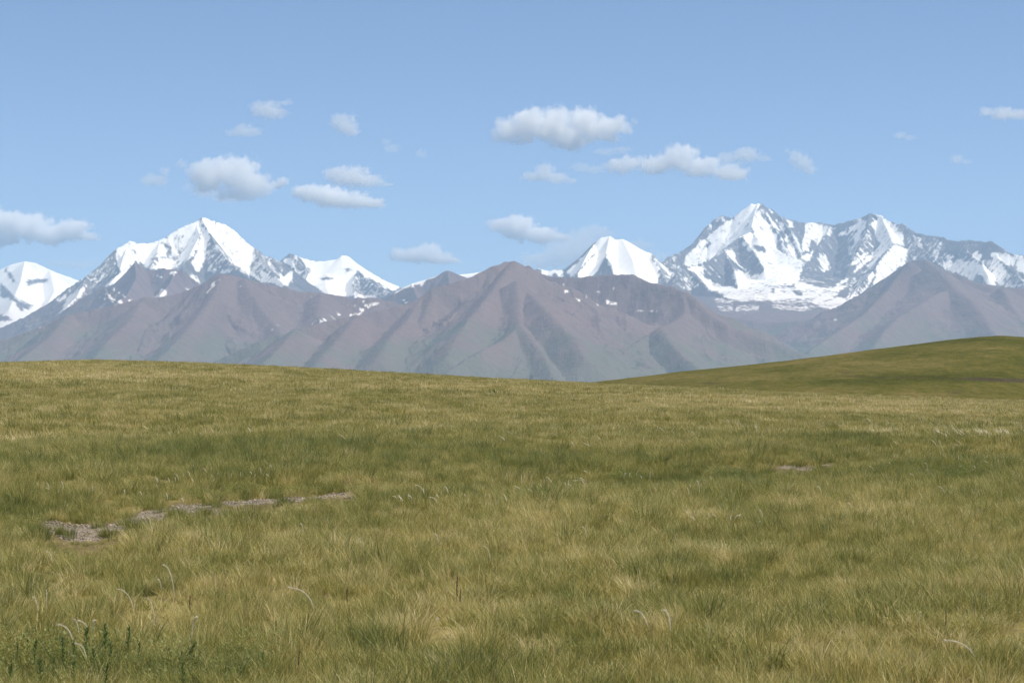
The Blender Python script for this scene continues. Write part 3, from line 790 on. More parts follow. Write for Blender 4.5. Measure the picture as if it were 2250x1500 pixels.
# --- great right massif
build_mountain('snow_mountain', 'great right hand massif, two rocky summits around a snow filled cirque', M_FAR,
    [(dep([(1420, 620), (1456, 575), (1468, 563), (1490, 556), (1518, 537), (1536, 520), (1552, 497), (1572, 480), (1584, 473), (1600, 475), (1608, 479), (1630, 462), (1650, 448), (1666, 446.6)], 23.2, 24, 24), .8, .4, 800),
     (dep([(1666, 446.6), (1676, 448), (1686, 457), (1698, 460), (1712, 473), (1736, 482), (1766, 489), (1790, 488), (1808, 489), (1826, 493), (1839, 492), (1861, 485), (1888, 479), (1910, 468), (1923, 471), (1937, 473)], 24, 24.9, 24.2), .85, .4, 800),
     (dep([(1937, 473), (1946, 481), (1968, 491), (1986, 492), (2001, 504), (2028, 515), (2045, 517), (2072, 520), (2090, 528), (2114, 528), (2141, 527), (2166, 531), (2179, 529), (2194, 539), (2217, 554), (2250, 561), (2330, 585), (2420, 592), (2520, 575), (2620, 610), (2760, 600), (2900, 640), (3050, 660)], 24.2, 23.4, 22.6, 22.4), .8, .36, 800),
     (dep(cD([(1330, 133), (1290, 250), (1260, 380), (1290, 480), (1330, 520)]), 24, 23.4, 22.9), .75, .4, 600),
     (dep(cD([(1240, 450), (1150, 490), (1060, 550), (950, 650), (760, 780), (540, 830), (430, 900)]), 23.2, 22.8, 22, 21.4), .8, .4, 500),
     (dep(cD([(1150, 490), (1240, 600), (1330, 740), (1400, 870)]), 22.9, 22.4, 21.9), .85, .45, 500),
     (dep(cD([(950, 650), (1010, 760), (1080, 900), (1110, 1040)]), 22.5, 22, 21.4), .85, .45, 500),
     (dep(cD([(540, 830), (640, 930), (760, 1040), (900, 1130), (1000, 1180)]), 21.8, 21.2, 20.6), .6, .35, 600),
     (dep(cD([(1380, 160), (1500, 380), (1560, 470), (1640, 640), (1720, 740)]), 24, 23.5, 22.9), .85, .45, 500),
     (dep(cD([(1560, 265), (1680, 430), (1760, 560), (1800, 700)]), 24.2, 23.7, 23.2), .85, .45, 500),
     (dep(cD([(1540, 640), (1640, 700), (1780, 750), (1840, 800)]), 22.9, 22.7, 22.6), .5, .3, 700),
     (dep(cD([(2130, 370), (2080, 480), (1990, 600), (1880, 740)]), 24.7, 24.2, 23.4), .85, .45, 500),
     (dep(cE([(840, 195), (900, 330), (960, 480), (870, 560), (800, 690), (640, 880), (430, 1110)]), 24.2, 23.4, 22.6, 21, 20), .8, .4, 600),
     (dep(cE([(960, 480), (1060, 640), (900, 830), (760, 960)]), 23.2, 22.5, 21.5), .7, .4, 600),
     (dep(cE([(720, 170), (700, 330), (640, 480), (560, 640), (480, 800)]), 24.2, 23.7, 23.2, 22.8), .85, .45, 500),
     (dep(cE([(1130, 335), (1200, 500), (1350, 600), (1480, 740)]), 23.8, 23, 22.2), .8, .4, 600),
     (dep(cE([(1640, 440), (1700, 560), (1820, 640), (1900, 800)]), 23.3, 22.7, 22), .8, .4, 600),
     (dep(cE([(1930, 445), (2000, 620), (2150, 740), (2250, 860)]), 23, 22.4, 21.6), .8, .4, 600),
     (dep(cD([(1500, 800), (1560, 900), (1500, 1000), (1450, 1100), (1430, 1200), (1440, 1330), (1450, 1500), (1500, 1700)]), 22.6, 22, 21.3, 20.6, 20, 19.4, 18.6), .13, .10, 1500, .15),
     (dep(cD([(1200, 1000), (1250, 1080), (1300, 1150), (1250, 1300), (1150, 1480), (1050, 1650)]), 21.9, 21.3, 20.6, 20, 19.4, 18.8), .13, .10, 1500, .15),
     (dep(cD([(1800, 1080), (1750, 1130), (1700, 1180), (1760, 1290), (1850, 1430), (1950, 1600)]), 21.8, 21.2, 20.6, 20, 19.4, 18.8), .13, .10, 1500, .15)],
    1410, 3050, 18300, 26500, step_px=1.6, rows=370, jag=10, gully=.8, seed=11, smax=4.2,
    snow=[cD([(1250, 130), (1340, 125), (1360, 160), (1300, 240), (1390, 200), (1380, 260), (1440, 350), (1460, 420), (1530, 480), (1530, 640), (1640, 700), (1800, 750), (1840, 810), (1790, 900), (1780, 960), (1690, 1030), (1500, 1040), (1370, 1020), (1250, 940), (1390, 890), (1400, 830), (1300, 700), (1230, 590), (1150, 490), (1060, 545), (950, 645), (760, 770), (700, 810), (540, 830), (500, 810), (560, 700), (660, 600), (760, 500), (900, 400), (1040, 300), (1150, 205)]),
          cD([(1080, 870), (1150, 890), (1240, 940), (1370, 1030), (1510, 1050), (1700, 1055), (1900, 1080), (2140, 1060), (2130, 1090), (1980, 1150), (1830, 1180), (1600, 1190), (1380, 1215), (1280, 1190), (1170, 1215), (1000, 1170), (880, 1110), (780, 1080), (700, 960), (560, 840), (720, 820), (740, 930), (850, 1040), (1100, 1060), (1060, 950)]),
          cD([(970, 650), (1040, 640), (1080, 690), (1080, 760), (1180, 850), (1220, 910), (1100, 820), (1000, 740)]), cD([(1150, 560), (1220, 570), (1260, 640), (1230, 650), (1180, 600)]),
          cD([(1390, 195), (1430, 230), (1500, 330), (1580, 450), (1560, 460), (1480, 370)]), cD([(1530, 320), (1600, 350), (1630, 420), (1610, 430), (1560, 370)]), cD([(1640, 310), (1700, 350), (1720, 400), (1660, 400)]), cD([(1450, 200), (1500, 250), (1490, 265)]),
          cD([(1620, 470), (1690, 560), (1760, 700), (1730, 740), (1660, 640)]), cD([(1700, 450), (1760, 520), (1820, 660), (1800, 700), (1740, 580)]), cD([(1570, 500), (1620, 600), (1700, 720), (1660, 710), (1590, 600)]),
          cD([(1860, 350), (1950, 345), (2050, 370), (2130, 400), (2140, 480), (2060, 480), (2000, 570), (1910, 530), (1880, 640), (1830, 660), (1810, 560), (1840, 440)]), cD([(1780, 720), (1880, 680), (1940, 640), (1900, 760), (1840, 770)]),
          cD([(1990, 690), (2080, 720), (2120, 860), (2050, 880), (2010, 800)]), cD([(2200, 485), (2250, 440), (2250, 490)]), cD([(1460, 860), (1560, 880), (1700, 890), (1600, 900)]),
          cE([(620, 220), (690, 260), (680, 330), (590, 460), (560, 500), (560, 430), (600, 340), (500, 380), (400, 400), (540, 320), (570, 270)]),
          cE([(780, 180), (850, 195), (890, 240), (980, 290), (1000, 390), (1050, 420), (1070, 490), (960, 480), (860, 560), (760, 680), (640, 800), (780, 600), (650, 700), (560, 770), (600, 690), (760, 560), (830, 490), (790, 400), (770, 330), (720, 290), (800, 240)]),
          cE([(500, 690), (560, 640), (710, 560), (690, 600), (600, 680), (530, 695)]), cE([(360, 910), (440, 850), (520, 800), (500, 840), (400, 910)]), cE([(960, 485), (1040, 510), (1105, 530), (1080, 640), (1060, 680), (900, 800), (740, 900), (790, 790), (790, 700), (850, 620)]), cE([(640, 800), (780, 640), (830, 570), (860, 570), (760, 700)]),
          cE([(700, 780), (760, 755), (770, 790), (720, 870), (690, 930), (650, 970), (640, 950), (700, 880)]), cE([(140, 1050), (250, 970), (360, 920), (520, 870), (420, 960), (300, 1040), (200, 1080)]), cE([(200, 1075), (300, 1050), (420, 1010), (500, 1030), (540, 900), (530, 1000), (600, 900), (630, 880), (590, 970), (620, 990), (540, 1080), (460, 1120), (360, 1130), (260, 1100)]),
          cE([(-20, 830), (60, 850), (150, 890), (250, 915), (350, 900), (340, 930), (200, 990), (60, 1030), (-20, 1000)]), cE([(215, 590), (290, 590), (340, 740), (260, 730)]),
          cE([(1480, 650), (1510, 615), (1600, 630), (1680, 650), (1800, 650), (1830, 690), (1850, 640), (1970, 630), (2010, 670), (2060, 700), (2070, 780), (2040, 900), (2000, 880), (1980, 810), (1960, 880), (1880, 870), (1840, 790), (1780, 780), (1730, 840), (1650, 800), (1560, 760), (1500, 720)]),
          cE([(1900, 520), (1960, 570), (2110, 580), (2230, 590), (2250, 660), (2300, 800), (2250, 780), (2100, 690), (2000, 640), (1930, 630)]), cE([(1740, 580), (1800, 560), (1830, 600), (1800, 650), (1740, 630)]), cE([(1440, 620), (1490, 720), (1470, 730), (1440, 660)]), cE([(1150, 600), (1180, 600), (1200, 650), (1160, 660)]),
          cE([(1200, 410), (1280, 420), (1250, 440), (1210, 470)]), cE([(1270, 465), (1325, 485), (1300, 500)]), cE([(1615, 440), (1635, 455), (1620, 465)]), cE([(2050, 900), (2180, 880), (2250, 880), (2200, 905), (2060, 915)]), cE([(2030, 930), (2050, 970), (2035, 975)])],
    rock=[cD([(1260, 590), (1310, 570), (1390, 610), (1430, 650), (1410, 675), (1330, 665), (1280, 640)]), cD([(1420, 760), (1480, 790), (1470, 800)]), cD([(740, 590), (830, 580), (760, 640), (700, 690)]), cD([(1250, 410), (1300, 480), (1280, 490)]), cD([(1360, 200), (1420, 270), (1440, 330), (1400, 310), (1360, 260)]),
          cD([(1480, 1070), (1510, 1060), (1500, 1120), (1460, 1130)]), cD([(1700, 1080), (1800, 1110), (1820, 1160), (1760, 1150)])],
    patch=[(-5.5, [(1450, 580), (1580, 470), (1670, 445), (1760, 485), (1830, 490), (1920, 468), (2050, 515), (2260, 560), (2260, 640), (2050, 612), (1880, 632), (1640, 620), (1530, 600)]), (-2.0, cD([(860, 300), (1000, 280), (900, 420), (780, 500), (740, 460)])), (-3.0, cD([(420, 690), (500, 680), (400, 760), (340, 770)])), (-1.5, cD([(850, 1180), (1050, 1190), (1050, 1340), (920, 1320)])), (-1.5, cD([(1100, 1230), (1330, 1240), (1320, 1330), (1080, 1330)])), (-0.5, cD([(1480, 1200), (1900, 1190), (2000, 1260), (1800, 1320), (1500, 1280)])),
           (-2.0, cD([(250, 720), (500, 850), (700, 1040), (600, 1080), (400, 1040), (250, 900)])), (-1.5, cE([(520, 300), (720, 340), (760, 560), (560, 640), (500, 520)])), (-3, cE([(1000, 380), (1400, 420), (1500, 600), (1150, 640)])), (-2, cE([(540, 840), (720, 700), (640, 980), (500, 1060)])),
           (-2, cE([(2060, 760), (2250, 800), (2250, 900), (2060, 900)])), (-2.5, cE([(1380, 520), (1600, 600), (1480, 760), (1350, 640)]))])

# --- right brown shoulder and its apron
build_mountain('brown_mountain', 'smooth brown and grey scree shoulder below the right massif, behind the grassy hill', M_RIGHT,
    [(dep([(1380, 760), (1480, 716), (1540, 700), (1600, 698), (1660, 705), (1720, 708), (1790, 700), (1830, 690), (1850, 682), (1870, 666), (1890, 650), (1914, 630), (1943, 612), (1972, 594), (1999, 575), (2018, 570), (2039, 573), (2050, 581), (2072, 592), (2106, 604), (2139, 619), (2172, 625), (2206, 631), (2239, 632), (2300, 640), (2420, 665), (2540, 650), (2680, 690), (2850, 680), (3050, 720)], 18.5, 18, 17.5, 17), .6, .32, 900),
     (dep([(2050, 581), (2075, 610), (2100, 632), (2130, 655), (2160, 690), (2190, 740), (2210, 790)], 17.3, 16.6, 15.8, 14.6), .42, .28, 700), (dep([(2100, 632), (2060, 645), (2020, 670), (1975, 697), (1940, 735), (1900, 790)], 16.8, 16.2, 15.6, 14.4), .44, .28, 700),
     (dep([(2206, 631), (2220, 670), (2250, 710), (2270, 760)], 17.1, 16.4, 15.4), .42, .28, 700), (dep([(1999, 575), (1950, 640), (1900, 690), (1840, 730), (1780, 770)], 17.5, 16.8, 15.8, 14.8), .6, .34, 700),
     (dep([(1600, 698), (1640, 730), (1690, 760), (1740, 790)], 18, 17, 15.5), .5, .3, 900), (dep([(1790, 700), (1800, 740), (1830, 790)], 17.9, 16.8, 15), .5, .3, 900), (dep([(1480, 716), (1540, 745), (1600, 790), (1640, 830)], 18, 16.8, 15, 13.5), .45, .28, 900)],
    1370, 3050, 13300, 20500, step_px=1.9, rows=290, auto=(6, .36, 1200, .7), jag=4, gully=.3, rough=.5, seed=12, soft=170, spur_k=.8,
    snow=[cE([(358, 1205), (400, 1203), (385, 1218)])], patch=[(-3.5, cD([(900, 1280), (1350, 1300), (1900, 1280), (1850, 1360), (1000, 1360)]))])


# ------------------------------------------------------------------ clouds: lumpy volumes far behind the range
def cloud_material(name, blobs, dens, scale):
    """blobs in object space (metres): centre, radii"""
    k = NT(name)
    tc = k.n('ShaderNodeTexCoord')
    P = tc.outputs['Object']
    wn_ = k.n('ShaderNodeTexNoise', {'Vector': P, 'Scale': 1.0 / (scale * 0.9), 'Detail': 3.0})
    off = k.n('ShaderNodeVectorMath', operation='SUBTRACT'); k.set(off.inputs[0], wn_.outputs['Color']); off.inputs[1].default_value = (0.5, 0.5, 0.5)
    off2 = k.n('ShaderNodeVectorMath', operation='SCALE'); k.set(off2.inputs[0], off.outputs[0]); off2.inputs['Scale'].default_value = scale * 0.85
    Q = k.n('ShaderNodeVectorMath', operation='ADD'); k.set(Q.inputs[0], P); k.set(Q.inputs[1], off2.outputs[0])
    f = None
    for c, r in blobs:
        s = k.n('ShaderNodeVectorMath', operation='SUBTRACT'); k.set(s.inputs[0], Q.outputs[0]); s.inputs[1].default_value = c
        q = k.n('ShaderNodeVectorMath', operation='DIVIDE'); k.set(q.inputs[0], s.outputs[0]); q.inputs[1].default_value = r
        l = k.n('ShaderNodeVectorMath', operation='LENGTH'); k.set(l.inputs[0], q.outputs[0])
        v = k.math('SUBTRACT', 1.0, l.outputs['Value'])
        f = v if f is None else k.math('SMOOTH_MAX', f, v, 0.18)
    n1 = k.noise(P, 1.0 / (scale * 0.42), 7, 0.66)
    e = k.math('SUBTRACT', f, k.math('MULTIPLY', k.mapr(n1, 0.25, 0.75, 0, 1, False), 0.76))
    d = k.mapr(e, -0.02, 0.13, 0.0, dens)
    pv = k.n('ShaderNodeVolumePrincipled', {'Color': (1.0, 1.0, 1.0, 1), 'Density': d, 'Anisotropy': 0.0})
    pv.inputs['Density Attribute'].default_value = ''
    k.m.cycles.volume_step_rate = 0.45
    return k.done(pv, vol=True)


CLOUD_D = 52000.0
PXM = CLOUD_D / FPX            # metres per photo pixel at the clouds
PLACED = []


def build_cloud(label, blobs, dens=1.0, dist=None, group=None):
    """blobs: (cx, cy, rx, ry) in photo pixels"""
    B = np.array(blobs, float)
    if dist is None:
        ym = float((B[:, 1] * B[:, 2] * B[:, 3]).sum() / (B[:, 2] * B[:, 3]).sum())
        dist = min(max(4900.0 / ((HOR - ym) / FPX), 44000.0), 92000.0)
        for od, oy, ox in PLACED:
            if abs(od - dist) < 3500 and abs(ox - B[:, 0].mean()) < 260 and abs(oy - ym) > 20: dist += 4200
        PLACED.append((dist, ym, B[:, 0].mean()))
    k = dist / FPX
    dens = dens * 52000.0 / dist * (2.6 if dist > 72000 else 1.0)
    cx_ = (B[:, 0] - B[:, 2]).min() * .5 + (B[:, 0] + B[:, 2]).max() * .5
    cy_ = (B[:, 1] - B[:, 3]).min() * .5 + (B[:, 1] + B[:, 3]).max() * .5
    cen = unproj(cx_, cy_, dist)
    loc = []
    rmean = 0
    for x, y, rx, ry in blobs:
        dep_ = (rx * .5 + ry * .8)
        c = ((x - cx_) * k, random.uniform(-.25, .25) * dep_ * k, -(y - cy_) * k)
        loc.append((c, (rx * 1.55 * k, dep_ * k * 1.25, ry * 1.72 * k)))
        rmean += ry * k
    rmean /= len(blobs)
    bm = bmesh.new()
    for c, r in loc:
        g = bmesh.ops.create_icosphere(bm, subdivisions=3, radius=1.0)
        for v in g['verts']:
            n = 1.0
            v.co = Vector((c[0] + v.co.x * r[0] * n, c[1] + v.co.y * r[1] * n, c[2] + v.co.z * r[2] * n))
    me = bpy.data.meshes.new('cloud')
    bm.to_mesh(me); bm.free()
    o = bpy.data.objects.new('cloud', me)
    COL.objects.link(o)
    o.location = cen
    if len(blobs) > 1:
        md = o.modifiers.new('Remesh', 'REMESH')
        md.mode = 'VOXEL'
        ext = max((B[:, 0] + B[:, 2]).max() - (B[:, 0] - B[:, 2]).min(), 40) * k
        md.voxel_size = ext / 46
        bpy.context.view_layer.update()
        ev = o.evaluated_get(bpy.context.evaluated_depsgraph_get())
        me2 = bpy.data.meshes.new_from_object(ev)
        o.modifiers.clear()
        o.data = me2
        me2.name = 'cloud'
    o.data.materials.clear()
    o.data.materials.append(cloud_material('cloud_vapour', loc, dens ** 0.7 * 0.0037, max(rmean * 2.0, 160)))
    props(o, label, 'cloud', group)
    return o


build_cloud('largest white cumulus, lumpy top and bulging base, high above the centre right',
    [(1120, 290, 42, 24), (1165, 272, 48, 34), (1225, 274, 52, 36), (1290, 272, 52, 34), (1340, 280, 44, 28), (1250, 305, 44, 24), (1375, 292, 20, 10)])
build_cloud('long flat white cloud with a raised hump, above the right massif',
    [(1370, 362, 46, 16), (1440, 360, 50, 20), (1495, 346, 46, 28), (1545, 366, 50, 22), (1605, 380, 46, 18)])
build_cloud('pale wing of cloud at the upper right end of the long flat cloud', [(1600, 346, 30, 10), (1640, 340, 34, 16), (1678, 348, 20, 8)], .6)
build_cloud('small broken tuft of cloud right of the long flat cloud, above the massif summit', [(1746, 344, 18, 14), (1765, 358, 24, 18), (1778, 372, 18, 12), (1730, 330, 8, 6)], .6)
build_cloud('small pointed white cloud below the largest cumulus', [(1175, 388, 34, 10), (1197, 378, 26, 18), (1225, 392, 30, 12), (1255, 398, 18, 6)], .8)
build_cloud('faint streak of cloud left of the long flat cloud', [(1275, 368, 26, 9), (1305, 372, 30, 9)], .3)
build_cloud('faint streak of cloud just above the long flat cloud', [(1330, 334, 30, 7), (1365, 330, 26, 8)], .3)
build_cloud('rounded pale cloud with a long tail, left above the snow dome', [(1105, 496, 32, 18), (1140, 500, 40, 26), (1190, 516, 44, 18), (1230, 520, 28, 12)], .75)
build_cloud('thin pale cloud bank rising behind the snow dome', [(1190, 570, 50, 20), (1240, 560, 50, 30), (1280, 540, 50, 36), (1310, 510, 40, 16), (1400, 545, 34, 18), (1445, 560, 24, 12)], .38, 56000)
build_cloud('low flat cloud above the small snow rimmed peak', [(882, 560, 28, 14), (915, 560, 36, 16), (942, 556, 34, 20), (975, 568, 34, 12), (1000, 574, 16, 5)], .75)
build_cloud('big white cloud over the left summit', [(455, 388, 44, 34), (490, 376, 44, 32), (530, 386, 50, 38), (560, 408, 46, 28), (520, 425, 40, 16), (590, 422, 20, 8)])
build_cloud('thin ragged base hanging under the big left cloud', [(455, 424, 40, 10), (500, 436, 40, 9), (412, 412, 16, 8)], .3)
build_cloud('small cloud scrap at the left end of the left cloud row', [(326, 396, 20, 12), (348, 396, 24, 13), (362, 378, 14, 12)], .5)
build_cloud('tiny triangular wisp above the left cloud row', [(400, 360, 14, 10)], .5)
build_cloud('smooth flat based cloud with a tail to the right, upper of a close pair', [(745, 386, 34, 20), (780, 388, 42, 22), (815, 398, 34, 13), (848, 406, 18, 5)], .9)
build_cloud('long slanting white cloud, lower of the close pair', [(680, 424, 40, 16), (725, 432, 46, 22), (775, 440, 46, 17), (820, 446, 30, 12), (615, 402, 20, 10)], .9)
build_cloud('ragged cloud with a horn at its upper right, topmost at left', [(570, 240, 24, 16), (595, 242, 28, 20), (618, 250, 20, 10), (630, 226, 18, 7)], .55)
build_cloud('thin elongated wisp below the ragged horned cloud', [(510, 292, 18, 8), (535, 286, 26, 14), (560, 290, 18, 10)], .5)
build_cloud('round fluffy puff between the left and central clouds', [(742, 264, 22, 14), (762, 274, 26, 22), (775, 288, 18, 10)], .6)
build_cloud('faint slanting wisp right of the fluffy puff', [(848, 312, 14, 8), (862, 326, 20, 10)], .25)
build_cloud('tiny faint wisp, last to the right of the fluffy puff', [(926, 338, 14, 9)], .3)
build_cloud('wide grey white cloud at the left edge above the snow dome', [(0, 490, 44, 30), (40, 496, 36, 26), (75, 500, 44, 28), (110, 516, 44, 20), (155, 505, 46, 24), (195, 518, 24, 10), (10, 524, 40, 16)], .7)
build_cloud('faint pinkish veil of cloud between the snow dome and the left massif', [(130, 578, 34, 8), (175, 582, 40, 10), (205, 576, 24, 8)], .22, 56000)
build_cloud('bright flat cloud cut by the right edge', [(2172, 246, 24, 10), (2205, 250, 36, 13), (2250, 250, 40, 11)], .8)
build_cloud('small faint dash of cloud below the right edge cloud', [(1978, 298, 18, 7), (2000, 302, 16, 6)], .45)
build_cloud('tiny white puff near the right edge, lowest of the right hand scraps', [(2102, 350, 18, 10), (2125, 356, 14, 5)], .5)
build_cloud('tiny scrap of cloud at the right tip of the largest cumulus', [(1394, 267, 9, 7)], .5)

# ------------------------------------------------------------------ air
def build_haze():
    bm = bmesh.new()
    bmesh.ops.create_cube(bm, size=1.0)
    lo, hi = 1e9, -1e9
    for q in COL.objects:
        if q.type == 'MESH' and q.get('category') != 'cloud' and len(q.data.vertices):
            zz = np.empty(len(q.data.vertices) * 3, np.float32); q.data.vertices.foreach_get('co', zz)
            lo = min(lo, float(zz[2::3].min())); hi = max(hi, float(zz[2::3].max()))
    x, y0, y1, z0, z1 = 31000, -31000, 31000, lo - 1.0, hi + 12.0
    for v in bm.verts:
        v.co = Vector((v.co.x * 2 * x, (y0 + y1) / 2 + v.co.y * (y1 - y0), (z0 + z1) / 2 + v.co.z * (z1 - z0)))
    me = bpy.data.meshes.new('haze'); bm.to_mesh(me); bm.free()
    k = NT('pale_air')
    pv = k.n('ShaderNodeVolumePrincipled', {'Color': HAZE_COLOR, 'Density': HAZE_DENSITY, 'Anisotropy': 0.0})
    pv.inputs['Density Attribute'].default_value = ''
    try: k.m.cycles.homogeneous_volume = True
    except Exception: pass
    me.materials.append(k.done(pv, vol=True))
    o = bpy.data.objects.new('haze', me); COL.objects.link(o)
    o['kind'] = 'stuff'
    o['label'] = 'pale bluish summer haze between the steppe and the mountains'




# ------------------------------------------------------------------ grass
def mat_grass():
    k = NT('grass_blade')
    tone = k.n('ShaderNodeAttribute', attribute_name='tone', attribute_type='INSTANCER').outputs['Fac']
    bv = k.n('ShaderNodeAttribute', attribute_name='blade').outputs['Fac']
    t = k.math('ADD', tone, k.math('MULTIPLY', k.math('SUBTRACT', bv, 0.5), 0.62))
    c = k.ramp(t, GRASS_STOPS)
    d = k.bsdf(c, 0.6, None, 0.25)
    tr = k.n('ShaderNodeBsdfTranslucent', {'Color': k.mix(0.25, c, (0, 0, 0, 1))})
    mx = k.n('ShaderNodeAddShader', {0: d.outputs[0], 1: tr.outputs[0]})
    return k.done(mx)


M_GRASS = mat_grass()


def tuft_mesh(seed, n, rad, h0, h1, w, lean, bend, wind=0.25, seg=3):
    rng = np.random.default_rng(seed)
    V = []; T = []; Q = []; A = []
    for i in range(n):
        a = rng.uniform(0, 2 * np.pi); rr = rad * math.sqrt(rng.uniform())
        bx, by = rr * math.cos(a), rr * math.sin(a)
        h = rng.uniform(h0, h1); ww = w * rng.uniform(.7, 1.3)
        a2 = a + rng.normal(0, .9)
        ln = lean * rng.uniform(.2, 1.3) * (0.4 + rr / rad)
        dx, dy = math.cos(a2) * ln, math.sin(a2) * ln
        fa = rng.uniform(0, np.pi)
        wx, wy = math.cos(fa) * ww / 2, math.sin(fa) * ww / 2
        bv = np.clip(rng.beta(1.6, 1.8), 0, 1)
        bb = bend * rng.uniform(.3, 1.4)
        base = len(V)
        for s in range(seg + 1):
            t = s / seg
            x = bx + h * (dx * t + dx * bb * t * t * 1.2 - wind * bb * t * t)
            y = by + h * (dy * t + dy * bb * t * t * 1.2)
            z = h * (t - 0.28 * bb * t * t) - 0.015 * (s == 0)
            k = (1 - 0.85 * t)
            if s == seg:
                V.append((x, y, z)); A.append(bv)
            else:
                V += [(x - wx * k, y - wy * k, z), (x + wx * k, y + wy * k, z)]; A += [bv, bv]
        for s in range(seg - 1):
            b = base + 2 * s
            Q.append((b, b + 1, b + 3, b + 2))
        b = base + 2 * (seg - 1)
        T.append((b, b + 1, b + 2))
    me = mesh_np('grass_tuft', V, Q, T)
    add_attr(me, 'blade', A)
    me.materials.append(M_GRASS)
    return me


def leaf_mesh(seed, n, rad, h):
    """low broad leaved ground herb"""
    rng = np.random.default_rng(seed)
    V = []; Q = []; A = []
    for i in range(n):
        a = rng.uniform(0, 2 * np.pi); rr = rad * math.sqrt(rng.uniform())
        c = np.array([rr * math.cos(a), rr * math.sin(a), h * rng.uniform(.3, 1)])
        L = rng.uniform(.010, .020); W = L * .24
        d = np.array([math.cos(a + rng.normal(0, .8)), math.sin(a + rng.normal(0, .8)), rng.uniform(.1, .9)]); d /= np.linalg.norm(d)
        s = np.cross(d, [0, 0, 1]); s /= np.linalg.norm(s) + 1e-6
        b = len(V)
        V += [tuple(c), tuple(c + d * L * .5 + s * W), tuple(c + d * L), tuple(c + d * L * .5 - s * W)]
        A += [rng.uniform(.1, .5)] * 4
        Q.append((b, b + 1, b + 2, b + 3))
    me = mesh_np('ground_herb', V, Q)
    add_attr(me, 'blade', A)
    me.materials.append(M_GRASS)
    return me


STONES_PX = [(961, 1360, 4.6), (2238, 1344, 4.5), (2244, 1351, 3.0), (355, 1377, 3.0), (115, 1258, 3.2), (1536, 862, 2.6), (1616, 880, 3.0), (331, 806, 2.6)]
TUSSOCK_PX = [(88, 1173, 22), (70, 1180, 14), (133, 1176, 12), (173, 1148, 16), (235, 1182, 12), (288, 1162, 14), (326, 1163, 14), (270, 1155, 5), (381, 1134, 12), (451, 1134, 12), (416, 1152, 14), (477, 1116, 8), (437, 1094, 14), (475, 1101, 12),
              (540, 1094, 12), (600, 1092, 14), (350, 1126, 6), (500, 1140, 10), (205, 1160, 4), (150, 1184, 6), (620, 1110, 10), (690, 1104, 10), (700, 1086, 10), (820, 1090, 10), (1690, 1038, 8), (1800, 1034, 8), (1420, 1062, 20), (1370, 1064, 16),
              (1590, 1390, 10), (1500, 1435, 8), (2120, 1340, 8), (1540, 1300, 6), (800, 1390, 10), (740, 1280, 5), (1920, 1330, 8), (1960, 1345, 8), (990, 1470, 12), (940, 1490, 8), (620, 1240, 4), (1150, 1370, 5), (60, 1290, 8), (230, 1330, 8), (1760, 1250, 5), (2040, 1260, 5)]
HERB_PX = [(130, 1490, 240, 50, 45), (430, 1495, 150, 35, 22), (545, 1455, 60, 16, 10), (1390, 1063, 40, 8, 40), (1610, 1052, 45, 8, 40), (600, 1085, 110, 6, 50), (60, 1165, 60, 18, 50), (2080, 1045, 90, 14, 70), (450, 1098, 60, 6, 24), (380, 1135, 22, 8, 16)]


